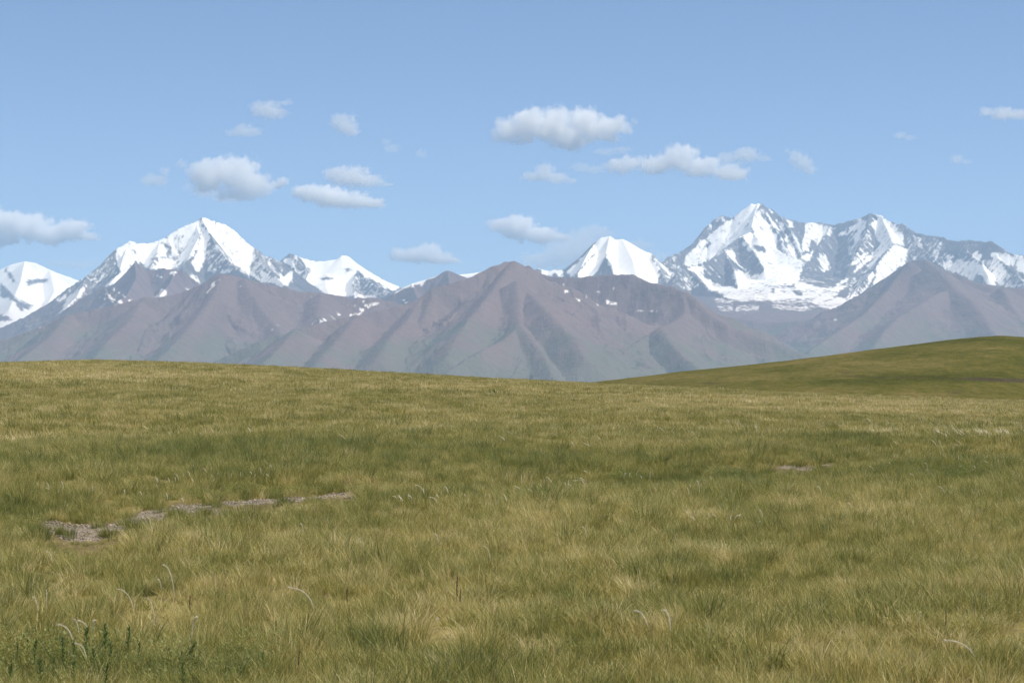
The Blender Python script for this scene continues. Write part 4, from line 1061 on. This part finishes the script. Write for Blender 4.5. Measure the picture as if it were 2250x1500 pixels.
def build_grass():
    protos = bpy.data.collections.new('grass_kinds')      # kept out of the scene: only a source for the sward
    specs = []
    for s in range(5): specs.append(tuft_mesh(100 + s, 105, .085, .05, .145, .0032, .45, .7, .12))          # 0-4 fine tufts
    for s in range(3): specs.append(tuft_mesh(120 + s, 60, .06, .09, .19, .0034, .32, .7, .15))       # 5-7 taller tufts
    for s in range(2): specs.append(leaf_mesh(140 + s, 110, .12, .09))                                 # 8-9 herbs
    for s in range(4): specs.append(tuft_mesh(160 + s, 95, .24, .07, .16, .0095, .4, .6, .15, 2))      # 10-13 broad tufts, middle distance
    for s in range(3): specs.append(tuft_mesh(180 + s, 110, .55, .07, .19, .022, .3, .5, .2, 2))       # 14-16 far sward
    for i, me in enumerate(specs):
        o = bpy.data.objects.new('grass_tuft_%02d' % i, me)
        protos.objects.link(o)
    rng = RNG
    P = []; PICK = []; SC = []

    def zone(r0, r1, dens, picks, probs, s0, s1, half=0.262):
        wide = half * r1 + 7.0                              # the sward goes on past both sides of the frame
        n = int(2 * wide * (r1 - r0) * dens * .5)
        x = rng.uniform(-wide, wide, n * 2); y = rng.uniform(r0, r1, n * 2)
        ok = np.abs(x) < half * y + 7.0
        x = x[ok]; y = y[ok]; n = len(x)
        pk = rng.choice(picks, n, p=probs)
        P.append(np.stack([x, y], -1)); PICK.append(pk)
        SC.append(rng.uniform(s0, s1, n))
    near = [0, 1, 2, 3, 4, 5, 6, 7, 8, 9]
    npr = [.152] * 5 + [.07] * 3 + [.015] * 2
    zone(5, 10, 40, near, npr, .75, 1.25, .36)
    zone(10, 24, 70, near, npr, .7, 1.3)
    zone(24, 46, 50, near, npr, .75, 1.4)
    zone(40, 105, 13, [10, 11, 12, 13], [.25] * 4, .7, 1.3)
    zone(95, 245, 3.4, [14, 15, 16], [1 / 3] * 3, .7, 1.25)
    for cx_, cy_, rx, ry, n in HERB_PX:
        for i in range(n):
            a = rng.uniform(0, 6.28); q = math.sqrt(rng.uniform())
            hx, hy, hz = ground_hit(cx_ + rx * q * math.cos(a), cy_ + ry * q * math.sin(a))
            P.append(np.array([[hx, hy]])); PICK.append(np.array([rng.choice([8, 9])])); SC.append(np.array([rng.uniform(.8, 1.5)]))
    xy = np.concatenate(P); pick = np.concatenate(PICK); sc = np.concatenate(SC)
    x, y = xy.T
    z = zg(x, y)
    px, py = project(x, y, z)
    g = gravel(px, py)
    r = np.hypot(x, y)
    # thin sward on gravel and in a few worn spots
    worn = sstep(0.50, 0.85, fbm(x * 0.55 + 60, y * 0.5, 3)) * (r < 60)
    hp = 0.13 * FPX / r
    front = np.max([gravel(px, py - hp * q) for q in (.25, .5, .75, 1.0)], axis=0)
    sc = sc * (1 - .72 * np.clip(front * 1.6, 0, 1))
    for sx, sy, sr in STONES_PX:                            # the sward is short in front of the stones
        sc = np.where((np.abs(px - sx) < 2.2 * sr + .06 * FPX / r) & (py > sy - .05 * FPX / r * .12) & (py < sy + hp * 1.2 + 8), sc * .2, sc)
    keep = (rng.uniform(size=len(x)) > np.clip(g * 1.5, 0, .9)) & (rng.uniform(size=len(x)) > worn * .8)
    td = np.where(r < 75, np.abs(track_dist(x, y)), 50)
    x, y, z, pick, sc, r, td = [q[keep] for q in (x, y, z, pick, sc, r, td)]
    # dark tussocks round the gravel
    T = [[], [], [], []]
    for cx_, cy_, n in TUSSOCK_PX:
        for i in range(int(n * .6)):
            tx, ty, tz = ground_hit(cx_ + rng.normal(0, 7), cy_ + rng.normal(0, 2.2))
            for q, v in zip(T, (tx, ty, tz, rng.choice([5, 6, 7, 0]))): q.append(v)
    nt = len(T[0])
    x = np.concatenate([x, T[0]]); y = np.concatenate([y, T[1]]); z = np.concatenate([z, T[2]]); pick = np.concatenate([pick, np.array(T[3], int)])
    sc = np.concatenate([sc, rng.uniform(.45, .85, nt)]); r = np.hypot(x, y); td = np.concatenate([td, np.full(nt, 9.0)])
    tone = tone_at(x, y) + rng.normal(0, .17, len(x))
    q = rng.uniform(size=len(x))
    tone = np.where(q < .08, tone - .26, np.where(q > .93, tone + .26, tone))
    sc = np.where((q < .08) & (pick < 8), sc * 1.25, sc)
    tone[-nt:] = rng.normal(.16, .1, nt)
    tone = np.where((pick == 8) | (pick == 9), np.minimum(tone, .42) - .12, tone)
    # taller tussocks in the greener places
    sc = sc * (1.0 + .45 * np.clip(.42 - tone, 0, .4)) * (1 + .25 * fbm(x * .6, y * .4 + 70, 2)) * (1 - .3 * np.exp(-(td / .7) ** 2))
    me = bpy.data.meshes.new('grass')
    me.vertices.add(len(x))
    me.vertices.foreach_set('co', np.stack([x, y, z], -1).astype(np.float32).ravel())
    add_attr(me, 'tone', tone)
    add_attr(me, 'pick', pick, 'INT')
    wind_yaw = rng.normal(0, .9, len(x))
    wind_yaw = np.where(rng.uniform(size=len(x)) < .3, rng.uniform(-3.1, 3.1, len(x)), wind_yaw)
    add_attr(me, 'turn', np.stack([rng.normal(0, .08, len(x)), rng.normal(0, .08, len(x)), wind_yaw], -1), 'FLOAT_VECTOR')
    szz = sc * rng.uniform(.85, 1.2, len(x))
    add_attr(me, 'size', np.stack([sc, sc, szz], -1), 'FLOAT_VECTOR')
    o = link('grass', me)
    props(o, 'short wind blown steppe grass, olive green mixed with straw, covering the ground', 'grass', kind='stuff')
    ng = bpy.data.node_groups.new('sward', 'GeometryNodeTree')
    ng.interface.new_socket('Geometry', in_out='INPUT', socket_type='NodeSocketGeometry')
    ng.interface.new_socket('Geometry', in_out='OUTPUT', socket_type='NodeSocketGeometry')
    N = ng.nodes; L = ng.links
    gi = N.new('NodeGroupInput'); go = N.new('NodeGroupOutput')
    ci = N.new('GeometryNodeCollectionInfo')
    ci.inputs['Collection'].default_value = protos
    ci.inputs['Separate Children'].default_value = True
    ci.inputs['Reset Children'].default_value = True
    ip = N.new('GeometryNodeInstanceOnPoints')
    ip.inputs['Pick Instance'].default_value = True

    def na(name, typ):
        a = N.new('GeometryNodeInputNamedAttribute'); a.data_type = typ; a.inputs['Name'].default_value = name
        return a.outputs['Attribute']
    er = N.new('FunctionNodeEulerToRotation')
    L.new(na('turn', 'FLOAT_VECTOR'), er.inputs[0])
    L.new(gi.outputs[0], ip.inputs['Points'])
    L.new(ci.outputs[0], ip.inputs['Instance'])
    L.new(na('pick', 'INT'), ip.inputs['Instance Index'])
    L.new(er.outputs[0], ip.inputs['Rotation'])
    L.new(na('size', 'FLOAT_VECTOR'), ip.inputs['Scale'])
    L.new(ip.outputs[0], go.inputs[0])
    md = o.modifiers.new('sward', 'NODES')
    md.node_group = ng
    print('grass tufts', len(x))


build_grass()


# ------------------------------------------------------------------ gravel in the worn rut
def build_gravel():
    rng = np.random.default_rng(21)
    bm = bmesh.new(); bmesh.ops.create_icosphere(bm, subdivisions=1, radius=1.0)
    bv = np.array([v.co[:] for v in bm.verts]); bt = np.array([[v.index for v in f.verts] for f in bm.faces]); bm.free()
    nv = len(bv)
    V = []; T = []; A = []
    cnt = 0
    for cx_, cy_, rx, ry, s in GRAVEL_PX:
        n = int(90 + rx * ry * 0.34)
        for i in range(n):
            a = rng.uniform(0, 6.283); q = math.sqrt(rng.uniform()) * 1.15
            px, py = cx_ + rx * q * math.cos(a), cy_ + ry * q * math.sin(a)
            if rng.uniform() > s: continue
            x, y, z = ground_hit(px, py)
            r = 0.004 + 0.016 * rng.beta(1.1, 5)
            sq = np.array([rng.uniform(.7, 1.4), rng.uniform(.7, 1.4), rng.uniform(.45, .85)]) * r
            v = bv * sq * (1 + rng.normal(0, .10, (nv, 1)))
            t = rng.uniform(0, 6.283); c, s_ = math.cos(t), math.sin(t)
            v = np.stack([v[:, 0] * c - v[:, 1] * s_, v[:, 0] * s_ + v[:, 1] * c, v[:, 2]], -1) + [x, y, z + r * .15]
            V.append(v); T.append(bt + nv * cnt); A += [rng.uniform()] * nv
            cnt += 1
    me = mesh_np('gravel', np.concatenate(V), None, np.concatenate(T), smooth=False)
    add_attr(me, 'shade', A)
    k = NT('gravel_stone')
    a = k.n('ShaderNodeAttribute', attribute_name='shade').outputs['Fac']
    c = k.ramp(a, [(0.0, (0.14, 0.11, 0.08)), (0.5, (0.26, 0.215, 0.16)), (0.85, (0.36, 0.31, 0.245)), (1.0, (0.46, 0.41, 0.355))])
    o = link('gravel', me, k.done(k.bsdf(c, 0.85)))
    props(o, 'patches of pale loose gravel in the worn rut through the grass', 'gravel', kind='stuff')


build_gravel()


# ------------------------------------------------------------------ white feather grass
def simple_mat(name, col, rough=0.7, trans=0.0, vary=0.25, scale=60):
    k = NT(name)
    tc = k.n('ShaderNodeTexCoord')
    n = k.noise(tc.outputs['Object'], scale, 4, 0.6)
    c = k.mix(n, tuple(x * (1 - vary) for x in col) + (1,), tuple(min(x * (1 + vary), .9) for x in col) + (1,))
    b = k.bsdf(c, rough)
    if trans:
        t = k.n('ShaderNodeBsdfTranslucent', {'Color': c})
        b = k.n('ShaderNodeMixShader', {0: trans, 1: b.outputs[0], 2: t.outputs[0]})
    return k.done(b)


M_PLUME = simple_mat('feather_plume_hair', (0.80, 0.74, 0.60), 0.6, 0.35, 0.12)
M_STEM = simple_mat('dry_stem', (0.24, 0.19, 0.09), 0.7, 0.2)
M_HERB = simple_mat('herb_leaf', (0.075, 0.120, 0.030), 0.5, 0.3, 0.35)
M_HSTEM = simple_mat('herb_stem', (0.09, 0.11, 0.03), 0.6, 0.0)
M_SPIKE = simple_mat('seed_spike', (0.15, 0.095, 0.05), 0.8, 0.0, 0.4)
M_STONE = simple_mat('pale_stone', (0.52, 0.51, 0.50), 0.8, 0.0, 0.2, 25)
M_STAKE = simple_mat('weathered_wood', (0.10, 0.085, 0.07), 0.9)


def tube(P, rad, sides=5):
    P = np.asarray(P, float); n = len(P)
    T = np.gradient(P, axis=0); T /= np.linalg.norm(T, axis=1)[:, None] + 1e-9
    ref = np.array([0, 1.0, 0])
    V = []; Q = []
    for i in range(n):
        a = np.cross(T[i], ref); a /= np.linalg.norm(a) + 1e-9
        b = np.cross(T[i], a)
        for j in range(sides):
            t = 2 * math.pi * j / sides
            V.append(P[i] + rad[i] * (math.cos(t) * a + math.sin(t) * b))
    for i in range(n - 1):
        for j in range(sides):
            Q.append((i * sides + j, i * sides + (j + 1) % sides, (i + 1) * sides + (j + 1) % sides, (i + 1) * sides + j))
    return V, Q


def curve_pts(tip, base, n, rng, bow=1.0):
    p0 = np.array(base, float); p2 = np.array(tip, float)
    d = p2 - p0
    p1 = np.array([p0[0] + (.22 + rng.uniform(-.06, .06)) * d[0] * bow, p2[1] - 0.02 * d[1] + 0.22 * abs(d[0]) * 0])
    t = np.linspace(0, 1, n)[:, None]
    return (1 - t) ** 2 * p0 + 2 * t * (1 - t) * p1 + t * t * p2


def feather_grass(tip, base, label, group=None, width=1.0, seed=0, far=False):
    """tip and visible base of the plume in photo pixels; the stem goes on down to the soil"""
    rng = np.random.default_rng(seed + int(base[0]) * 7 + int(base[1]))
    x0, y0, z0 = ground_hit(base[0], base[1] + 3)
    fx, fy, fz = ground_hit(base[0] + rng.uniform(0, 6), base[1] + 0.115 * FPX / y0)
    k = fy / FPX
    C = curve_pts(tip, base, 8 if far else 14, rng)
    lean = rng.uniform(-.35, .35)
    W = []
    for i, (px, py) in enumerate(C):
        q = np.array(unproj(px, py, fy))
        q[1] += lean * (q[2] - fz) * .6
        W.append(q)
    W = np.array(W) - [fx, fy, fz]
    root = bpy.data.objects.new('feather_plume', None); COL.objects.link(root)
    root.location = (fx, fy, fz); root.empty_display_size = .1
    t = np.linspace(0, 1, len(W))
    minr = 0.0012 + 0.00006 * fy
    rad = width * max(0.0041 if far else 0.0024, minr * (1.1 if far else .9)) * (np.sin(np.clip(t * 1.02 + .06, 0, 1) * math.pi) ** .55 * .85 + .08)
    V, Q = tube(W, rad, 4 if far else 5)
    V = list(V); Q = list(Q); Tq = []
    if not far:
        T = np.gradient(W, axis=0); T /= np.linalg.norm(T, axis=1)[:, None] + 1e-9
        for h in range(190):
            i = rng.integers(1, len(W) - 1)
            p = W[i] + (W[min(i + 1, len(W) - 1)] - W[i]) * rng.uniform()
            d = rng.normal(0, 1, 3); d -= T[i] * (d @ T[i]); d /= np.linalg.norm(d)
            d = d * .55 + T[i] * .85
            L = rng.uniform(.009, .021) * width
            s = np.cross(d, T[i]); s /= np.linalg.norm(s) + 1e-9
            b = len(V)
            V += [p - s * .0008, p + s * .0008, p + d * L]
            Tq.append((b, b + 1, b + 2))
    me = mesh_np('plume', V, Q, Tq)
    link('plume', me, M_PLUME, root)
    st = np.linspace(0, 1, 5)[:, None]
    b0 = W[0]
    SP = (1 - st) * np.array([0, 0, -0.02]) + st * b0
    SP[:, 0] += 0.06 * np.linalg.norm(b0) * np.sin(st[:, 0] * math.pi) * (1 if tip[0] < base[0] else -1)
    V, Q = tube(SP, np.full(5, 0.0014), 4)
    link('stem', mesh_np('stem', V, Q), M_STEM, root)
    props(root, label, 'plume', group)


PLUMES = [
    ((106, 1211), (117, 1236), 'small white plume of feather grass at the left edge, just below the big gravel patch', 1.0),
    ((360, 1240), (384, 1312), 'tall wavy white plume of feather grass standing above a dark spike, left foreground', 1.0),
    ((253, 1295), (294, 1352), 'thin arching feather grass plume hooked over at the top, left of the tall wavy plume', .7),
    ((324, 1313), (341, 1372), 'slender straight leaning feather grass plume below the tall wavy plume', .8),
    ((349, 1272), (355, 1296), 'short faint feather grass plume close beside the tall wavy plume', .7),
    ((432, 1355), (421, 1404), 'feather grass plume leaning to the right, rightmost of the bottom left group', 1.1),
    ((130, 1370), (163, 1412), 'long curved feather grass plume leaning far left over the green leafy herbs', 1.1),
    ((161, 1359), (174, 1394), 'thin feather grass plume rising behind the leafy herbs, second from the left', .7),
    ((174, 1362), (195, 1392), 'pale feather grass plume bent left beside the tallest leafy herb', .9),
    ((208, 1363), (203, 1398), 'bright split feather grass plume standing upright among the leafy herbs', 1.1),
    ((164, 1414), (190, 1450), 'drooping feather grass plume low among the leafy herbs', .8),
    ((70, 1312), (82, 1342), 'thin feather grass plume leaning left near the left edge of the foreground', .6),
    ((101, 1297), (102, 1336), 'upright thread-like feather grass plume near the left edge of the foreground', .6),
    ((636, 1289), (690, 1336), 'long silvery feather grass plume arching to the left in the left centre foreground', 1.2),
    ((790, 1185), (794, 1216), 'short upright feather grass plume above the long arching silvery one', 1.0),
    ((1394, 1340), (1424, 1378), 'arched white feather grass plume, left of the close pair in the right centre foreground', 1.1),
    ((1461, 1341), (1474, 1388), 'straight broad white feather grass plume, right of the close pair in the right centre foreground', 1.3),
    ((2074, 1405), (2140, 1441), 'long low feather grass plume arching left in the bottom right corner', 1.2),
    ((2021, 1343), (2014, 1374), 'thin curled straw coloured feather grass plume above the bottom right arching one', .5),
    ((956, 1173), (963, 1191), 'small hooked feather grass plume alone in the middle of the field', .9),
    ((1280, 1158), (1289, 1181), 'small feather grass plume alone right of the middle of the field', .9),
    ((1063, 1199), (1078, 1230), 'faint slanting feather grass plume between the two small lone plumes', .6),
    ((1668, 1120), (1676, 1140), 'small feather grass plume standing in dark grass right of centre', .8),
    ((662, 1150), (667, 1172), 'small feather grass plume alone on the left, right of the gravel', .8),
    ((914, 1065), (932, 1086), 'bright bent feather grass plume just right of the gravel strip, upper of a pair', 1.0),
    ((944, 1092), (962, 1108), 'bent feather grass plume just right of the gravel strip, lower of a pair', 1.0),
    ((1510, 1072), (1514, 1088), 'feather grass plume beside the dark leafy clump right of centre', .9),
    ((1531, 1056), (1537, 1086), 'longest feather grass plume beside the dark leafy clump right of centre', 1.0),
    ((1795, 1068), (1805, 1088), 'forked feather grass plume in green grass at the right', 1.0),
    ((2000, 1040), (2009, 1054), 'bent feather grass plume in dark green grass at the right', 1.0),
    ((2060, 1068), (2076, 1088), 'curved feather grass plume below the dark green grass at the right', .9),
    ((2030, 1016), (2039, 1038), 'slanting feather grass plume above the dark green grass at the right', .9),
    ((1910, 1024), (1920, 1036), 'small bent feather grass plume above pale grass at the right', .9),
    ((1864, 1105), (1871, 1117), 'short thick feather grass plume in the right middle of the field', 1.0),
]
for i, (tp, bs, lb, w) in enumerate(PLUMES):
    feather_grass(tp, bs, lb, None, w, seed=i)

_rg = random.Random(8)


def plume_row(pts, label, group, n, sx, sy, l0, l1, width=.9):
    for i in range(n):
        t = i / max(n - 1, 1) * (len(pts) - 1)
        a = pts[int(t)]; b = pts[min(int(t) + 1, len(pts) - 1)]; f = t - int(t)
        bx = a[0] + (b[0] - a[0]) * f + _rg.gauss(0, sx); by = a[1] + (b[1] - a[1]) * f + _rg.gauss(0, sy)
        L = _rg.uniform(l0 * .7, l1 * 1.05); an = _rg.gauss(-.35, .6)
        feather_grass((bx + L * math.sin(an), by - L * math.cos(an)), (bx, by), label, group, width * _rg.uniform(.7, 1.1), seed=i, far=True)


plume_row([(340, 1058), (420, 1054), (500, 1050), (600, 1044)], 'tiny white feather grass plume in the thick row above the gravel, at left', 'row of feather grass above the gravel', 20, 16, 5, 9, 17)
plume_row([(100, 1075), (150, 1074), (285, 1092), (405, 1104)], 'tiny white feather grass plume scattered near the left edge, above the big gravel patch', 'feather grass near the left edge', 9, 14, 6, 10, 17)
plume_row([(870, 1096), (900, 1092), (980, 1090), (1060, 1100)], 'tiny white feather grass plume in the loose cluster right of the gravel strip', 'loose feather grass cluster in the middle', 12, 14, 5, 9, 17)
plume_row([(1125, 1088), (1180, 1072), (1240, 1066), (1310, 1058)], 'tiny white feather grass plume in the thick row along the rut, right of centre', 'row of feather grass along the rut', 18, 18, 7, 10, 20)
plume_row([(1355, 1052), (1400, 1050), (1480, 1076), (1560, 1066)], 'tiny white feather grass plume around the dark leafy clump right of centre', 'feather grass around the dark leafy clump', 14, 10, 6, 9, 16)
plume_row([(1500, 1140), (1590, 1140), (1650, 1150)], 'tiny white feather grass plume in the pale grass below the dark leafy clump', 'feather grass in the pale grass right of centre', 10, 14, 6, 12, 18, .8)
plume_row([(1960, 1010), (2080, 990), (2220, 1030)], 'tiny white feather grass plume scattered in green grass near the right edge', 'feather grass near the right edge', 10, 26, 12, 9, 14)


def build_drift():
    """the silvery drift of feather grass far off at the right: too many to count"""
    rng = np.random.default_rng(31)
    V = []; Q = []
    for cx_, cy_, rx, ry, n in [(2170, 966, 80, 5, 240), (2090, 962, 60, 7, 60), (1980, 958, 120, 9, 90), (1700, 938, 160, 10, 100), (2000, 938, 130, 8, 90), (2150, 938, 90, 8, 60), (1620, 955, 110, 10, 60), (2130, 915, 130, 5, 200), (1880, 905, 160, 5, 160), (1750, 888, 60, 3, 90),
                              (2070, 995, 50, 8, 30), (1100, 960, 300, 20, 60), (480, 960, 120, 14, 50), (1350, 985, 120, 14, 40)]:
        for i in range(int(n * .2)):
            px, py = cx_ + rng.normal(0, rx * .8), cy_ + rng.normal(0, ry * .55)
            x, y, z = ground_hit(px, py)
            L = rng.uniform(.10, .22); a = rng.normal(-.8, .4)
            w = rng.uniform(.0024, .005)
            h0 = rng.uniform(.06, .12)
            b = len(V)
            for s in range(4):
                t = s / 3
                cx2 = x + L * math.sin(a) * t * (0.4 + .6 * t); cz = z + h0 + L * math.cos(a) * (t - .25 * t * t)
                ww = w * (.5 + 1.2 * t * (1 - t) * 2)
                V += [(cx2 - ww * .7, y - ww * .7, cz), (cx2 + ww * .7, y + ww * .7, cz)]
            Q += [(b + 2 * s, b + 2 * s + 1, b + 2 * s + 3, b + 2 * s + 2) for s in range(3)]
    o = link('feather_grass_drift', mesh_np('feather_grass_drift', V, Q), M_PLUME)
    props(o, 'silvery drifts of distant feather grass across the right middle distance', 'feather grass', kind='stuff')


build_drift()


# ------------------------------------------------------------------ leafy herbs, seed spikes, stones, stake
def herb_meshes(seed, n=46):
    rng = np.random.default_rng(seed)
    H = 1.0
    bend = rng.uniform(-.12, .12)
    S_ = np.array([[bend * t * t, 0.04 * math.sin(3 * t), H * t] for t in np.linspace(-.05, 1, 7)])
    sv, sq = tube(S_, np.linspace(.018, .007, 7), 5)
    V = []; Q = []
    for i in range(n):
        t = 0.12 + 0.88 * (i / n) ** .9
        c = np.array([bend * t * t, 0.04 * math.sin(3 * t), H * t])
        a = i * 2.4 + rng.normal(0, .3)
        L = (0.26 * (1 - .55 * t) + .03) * rng.uniform(.7, 1.2); W = L * .13
        el = 0.35 + .75 * t + rng.normal(0, .15)
        d = np.array([math.cos(a) * math.cos(el), math.sin(a) * math.cos(el), math.sin(el)])
        s = np.cross(d, [0, 0, 1]); s /= np.linalg.norm(s) + 1e-6
        dr = np.array([0, 0, -L * .16])
        b = len(V)
        V += [c, c + d * L * .45 + s * W, c + d * L * .5 - np.array([0, 0, L * .04]), c + d * L * .45 - s * W, c + d * L + dr]
        Q += [(b, b + 1, b + 2), (b, b + 2, b + 3), (b + 1, b + 4, b + 2), (b + 3, b + 2, b + 4)]
    return mesh_np('stem', sv, sq), mesh_np('foliage', V, None, Q, smooth=False)


HERB_KIND = []
for sdn in range(4):
    a, b = herb_meshes(300 + sdn)
    a.materials.append(M_HSTEM); b.materials.append(M_HERB)
    HERB_KIND.append((a, b))


def herb(px, top, bot, kind, label, group, tilt=0.0):
    x, y, z = ground_hit(px, bot)
    e = 0.085 * FPX / y
    x, y, z = ground_hit(px, bot + e)
    h = (bot + e - top) * y / FPX
    r = bpy.data.objects.new('leafy_herb', None); COL.objects.link(r)
    r.location = (x, y, z); r.scale = (h, h, h); r.rotation_euler = (0, tilt, random.uniform(0, 6.28) if not tilt else 0)
    r.empty_display_size = .1
    for nm, me in zip(('stem', 'foliage'), HERB_KIND[kind]):
        o = bpy.data.objects.new(nm, me); COL.objects.link(o); o.parent = r
    props(r, label, 'herb', group)


GH = 'green leafy herbs in the bottom left corner'
herb(190, 1378, 1438, 0, 'tallest green leafy herb, beside the bright split white plume', GH)
herb(228, 1374, 1440, 1, 'slim green leafy herb just right of the tallest one', GH)
herb(279, 1382, 1436, 2, 'pointed green leafy herb standing apart at the right of the herb patch', GH)
herb(142, 1402, 1462, 3, 'green leafy herb left of the long curved white plume', GH)
herb(164, 1412, 1452, 1, 'short green leafy herb under the long curved white plume', GH)
herb(386, 1404, 1452, 0, 'dark green leafy herb leaning to the right, rightmost of the bottom left herbs', GH, .5)
herb(302, 1416, 1456, 2, 'small green leafy herb below and right of the pointed one', GH)
herb(245, 1408, 1456, 0, 'bushy green leafy herb between the slim and the pointed ones', GH)
herb(77, 1410, 1452, 3, 'light green leafy herb near the left edge', GH)
herb(40, 1420, 1450, 1, 'smallest green leafy herb, leftmost of the patch', GH)
for px_, tp_, bt_, kd in [(90, 1450, 1500, 2), (205, 1430, 1478, 3), (120, 1448, 1496, 0), (166, 1456, 1502, 2), (232, 1462, 1508, 0),
                          (545, 1432, 1458, 2), (580, 1436, 1460, 3), (20, 1462, 1505, 3), (400, 1462, 1503, 1)]:
    herb(px_, tp_, bt_, kd, 'low green leafy herb in the thick growth along the bottom left edge', 'low green herbs along the bottom left edge')


def spike_meshes(seed):
    rng = np.random.default_rng(seed)
    sv, sq = tube([[0.02 * math.sin(4 * t), 0, t] for t in np.linspace(-.05, 1, 6)], np.linspace(.011, .008, 6), 5)
    bm = bmesh.new()
    for i in range(20):
        t = .45 + .55 * i / 20 + rng.uniform(-.012, .012)
        a = i * 2.4
        r = .042 * (1.25 - .8 * t) * rng.uniform(.55, 1.3)
        g = bmesh.ops.create_icosphere(bm, subdivisions=1, radius=r)
        for v in g['verts']:
            v.co = Vector((v.co.x + .035 * math.cos(a) * (1.2 - t * .6), v.co.y + .035 * math.sin(a) * (1.2 - t * .6), v.co.z * 1.2 + t))
    me = bpy.data.meshes.new('seed_head'); bm.to_mesh(me); bm.free()
    me.materials.append(M_SPIKE)
    st = mesh_np('stem', sv, sq); st.materials.append(M_SPIKE)
    return st, me


SPK = [spike_meshes(400), spike_meshes(401)]


def spike(px, top, bot, kind, label):
    x, y, z = ground_hit(px, bot)
    e = 0.10 * FPX / y
    x, y, z = ground_hit(px, bot + e)
    h = (bot + e - top) * y / FPX
    r = bpy.data.objects.new('seed_spike', None); COL.objects.link(r)
    r.location = (x, y, z); r.scale = (h * .58, h * .58, h); r.rotation_euler = (random.uniform(-.06, .06), random.uniform(-.06, .06), random.uniform(0, 6))
    for nm, me in zip(('stem', 'seed_head'), SPK[kind]):
        o = bpy.data.objects.new(nm, me); COL.objects.link(o); o.parent = r
    props(r, label, 'seed spike', 'dark dry seed spikes')


spike(1002, 1263, 1306, 0, 'tall dark brown seed spike standing alone in the centre foreground')
spike(1010, 1292, 1312, 1, 'short side spike close beside the tall dark brown seed spike in the centre')
spike(763, 1290, 1318, 1, 'dark seed spike right of the long silvery arching plume')
spike(417, 1306, 1336, 0, 'dark seed spike right of the tall wavy white plume')
spike(322, 1284, 1306, 1, 'small reddish dark seed spike left of the tall wavy white plume')
spike(79, 1374, 1398, 1, 'small reddish dark seed spike near the left edge, above the light green herb')
spike(608, 1364, 1390, 0, 'small dark seed spike below the long silvery arching plume')
spike(654, 1424, 1450, 1, 'lowest dark seed spike, near the bottom left of centre')
spike(2078, 1340, 1366, 0, 'small dark seed spike in the grass at the lower right')


def stone(px, py, rpx, label, flat=.8, seed=0, on=None):
    rng = random.Random(seed)
    if on is None:
        x, y, z = ground_hit(px, py + rpx * .8)
    else:
        x, y, z = on
    r = rpx * y / FPX
    bm = bmesh.new()
    bmesh.ops.create_icosphere(bm, subdivisions=3, radius=1)
    for v in bm.verts:
        n = v.co.normalized()
        f = 1 + .14 * math.sin(3.1 * n.x + seed) * math.cos(2.7 * n.y + seed * 2) + .06 * math.sin(7 * n.z + 5 * n.x + seed)
        v.co = Vector((n.x * f, n.y * f * .9, n.z * f * flat)) * r
    me = bpy.data.meshes.new('stone'); bm.to_mesh(me); bm.free()
    for p in me.polygons: p.use_smooth = True
    o = link('stone', me, M_STONE)
    o.location = (x, y, z + r * flat * .75)
    props(o, label, 'stone')


# the near white stone sits high in the sward, as in the photo
stone(961, 1360, 4.6, 'small round white stone lying in the grass, centre foreground', .9, 1)
stone(2238, 1344, 4.5, 'whitish stone at the right edge of the foreground, larger of two', .7, 2)
stone(2244, 1351, 3.0, 'smaller whitish stone touching the larger one at the right edge', .7, 3)
stone(355, 1377, 3.0, 'tiny white stone under the slender leaning plume at left', .8, 4)
stone(115, 1258, 3.2, 'tiny white stone near the left edge, below the small hooked plume', .7, 5)
stone(1536, 862, 2.6, 'pale stone far off where the field meets the hill, right of centre', .7, 6)
stone(1616, 880, 3.0, 'pale stone on the straw coloured far edge of the field, at right', .7, 7)
stone(331, 806, 2.6, 'pale stone near the left skyline of the field', .7, 8)


def build_stake():
    x, y, z = ground_hit(415, 800.5)
    bm = bmesh.new()
    bmesh.ops.create_cone(bm, segments=6, radius1=.035, radius2=.028, depth=.30, cap_ends=True)
    for v in bm.verts: v.co.z += .15
    bmesh.ops.create_cone(bm, segments=6, radius1=.028, radius2=.006, depth=.05, cap_ends=True)
    me = bpy.data.meshes.new('stake'); bm.to_mesh(me); bm.free()
    o = link('stake', me, M_STAKE); o.location = (x, y, z)
    for v in me.vertices:
        if abs(v.co.z) <= .026: v.co.z += .32
    props(o, 'short dark wooden stake on the left skyline of the field', 'stake')


build_stake()

build_haze()
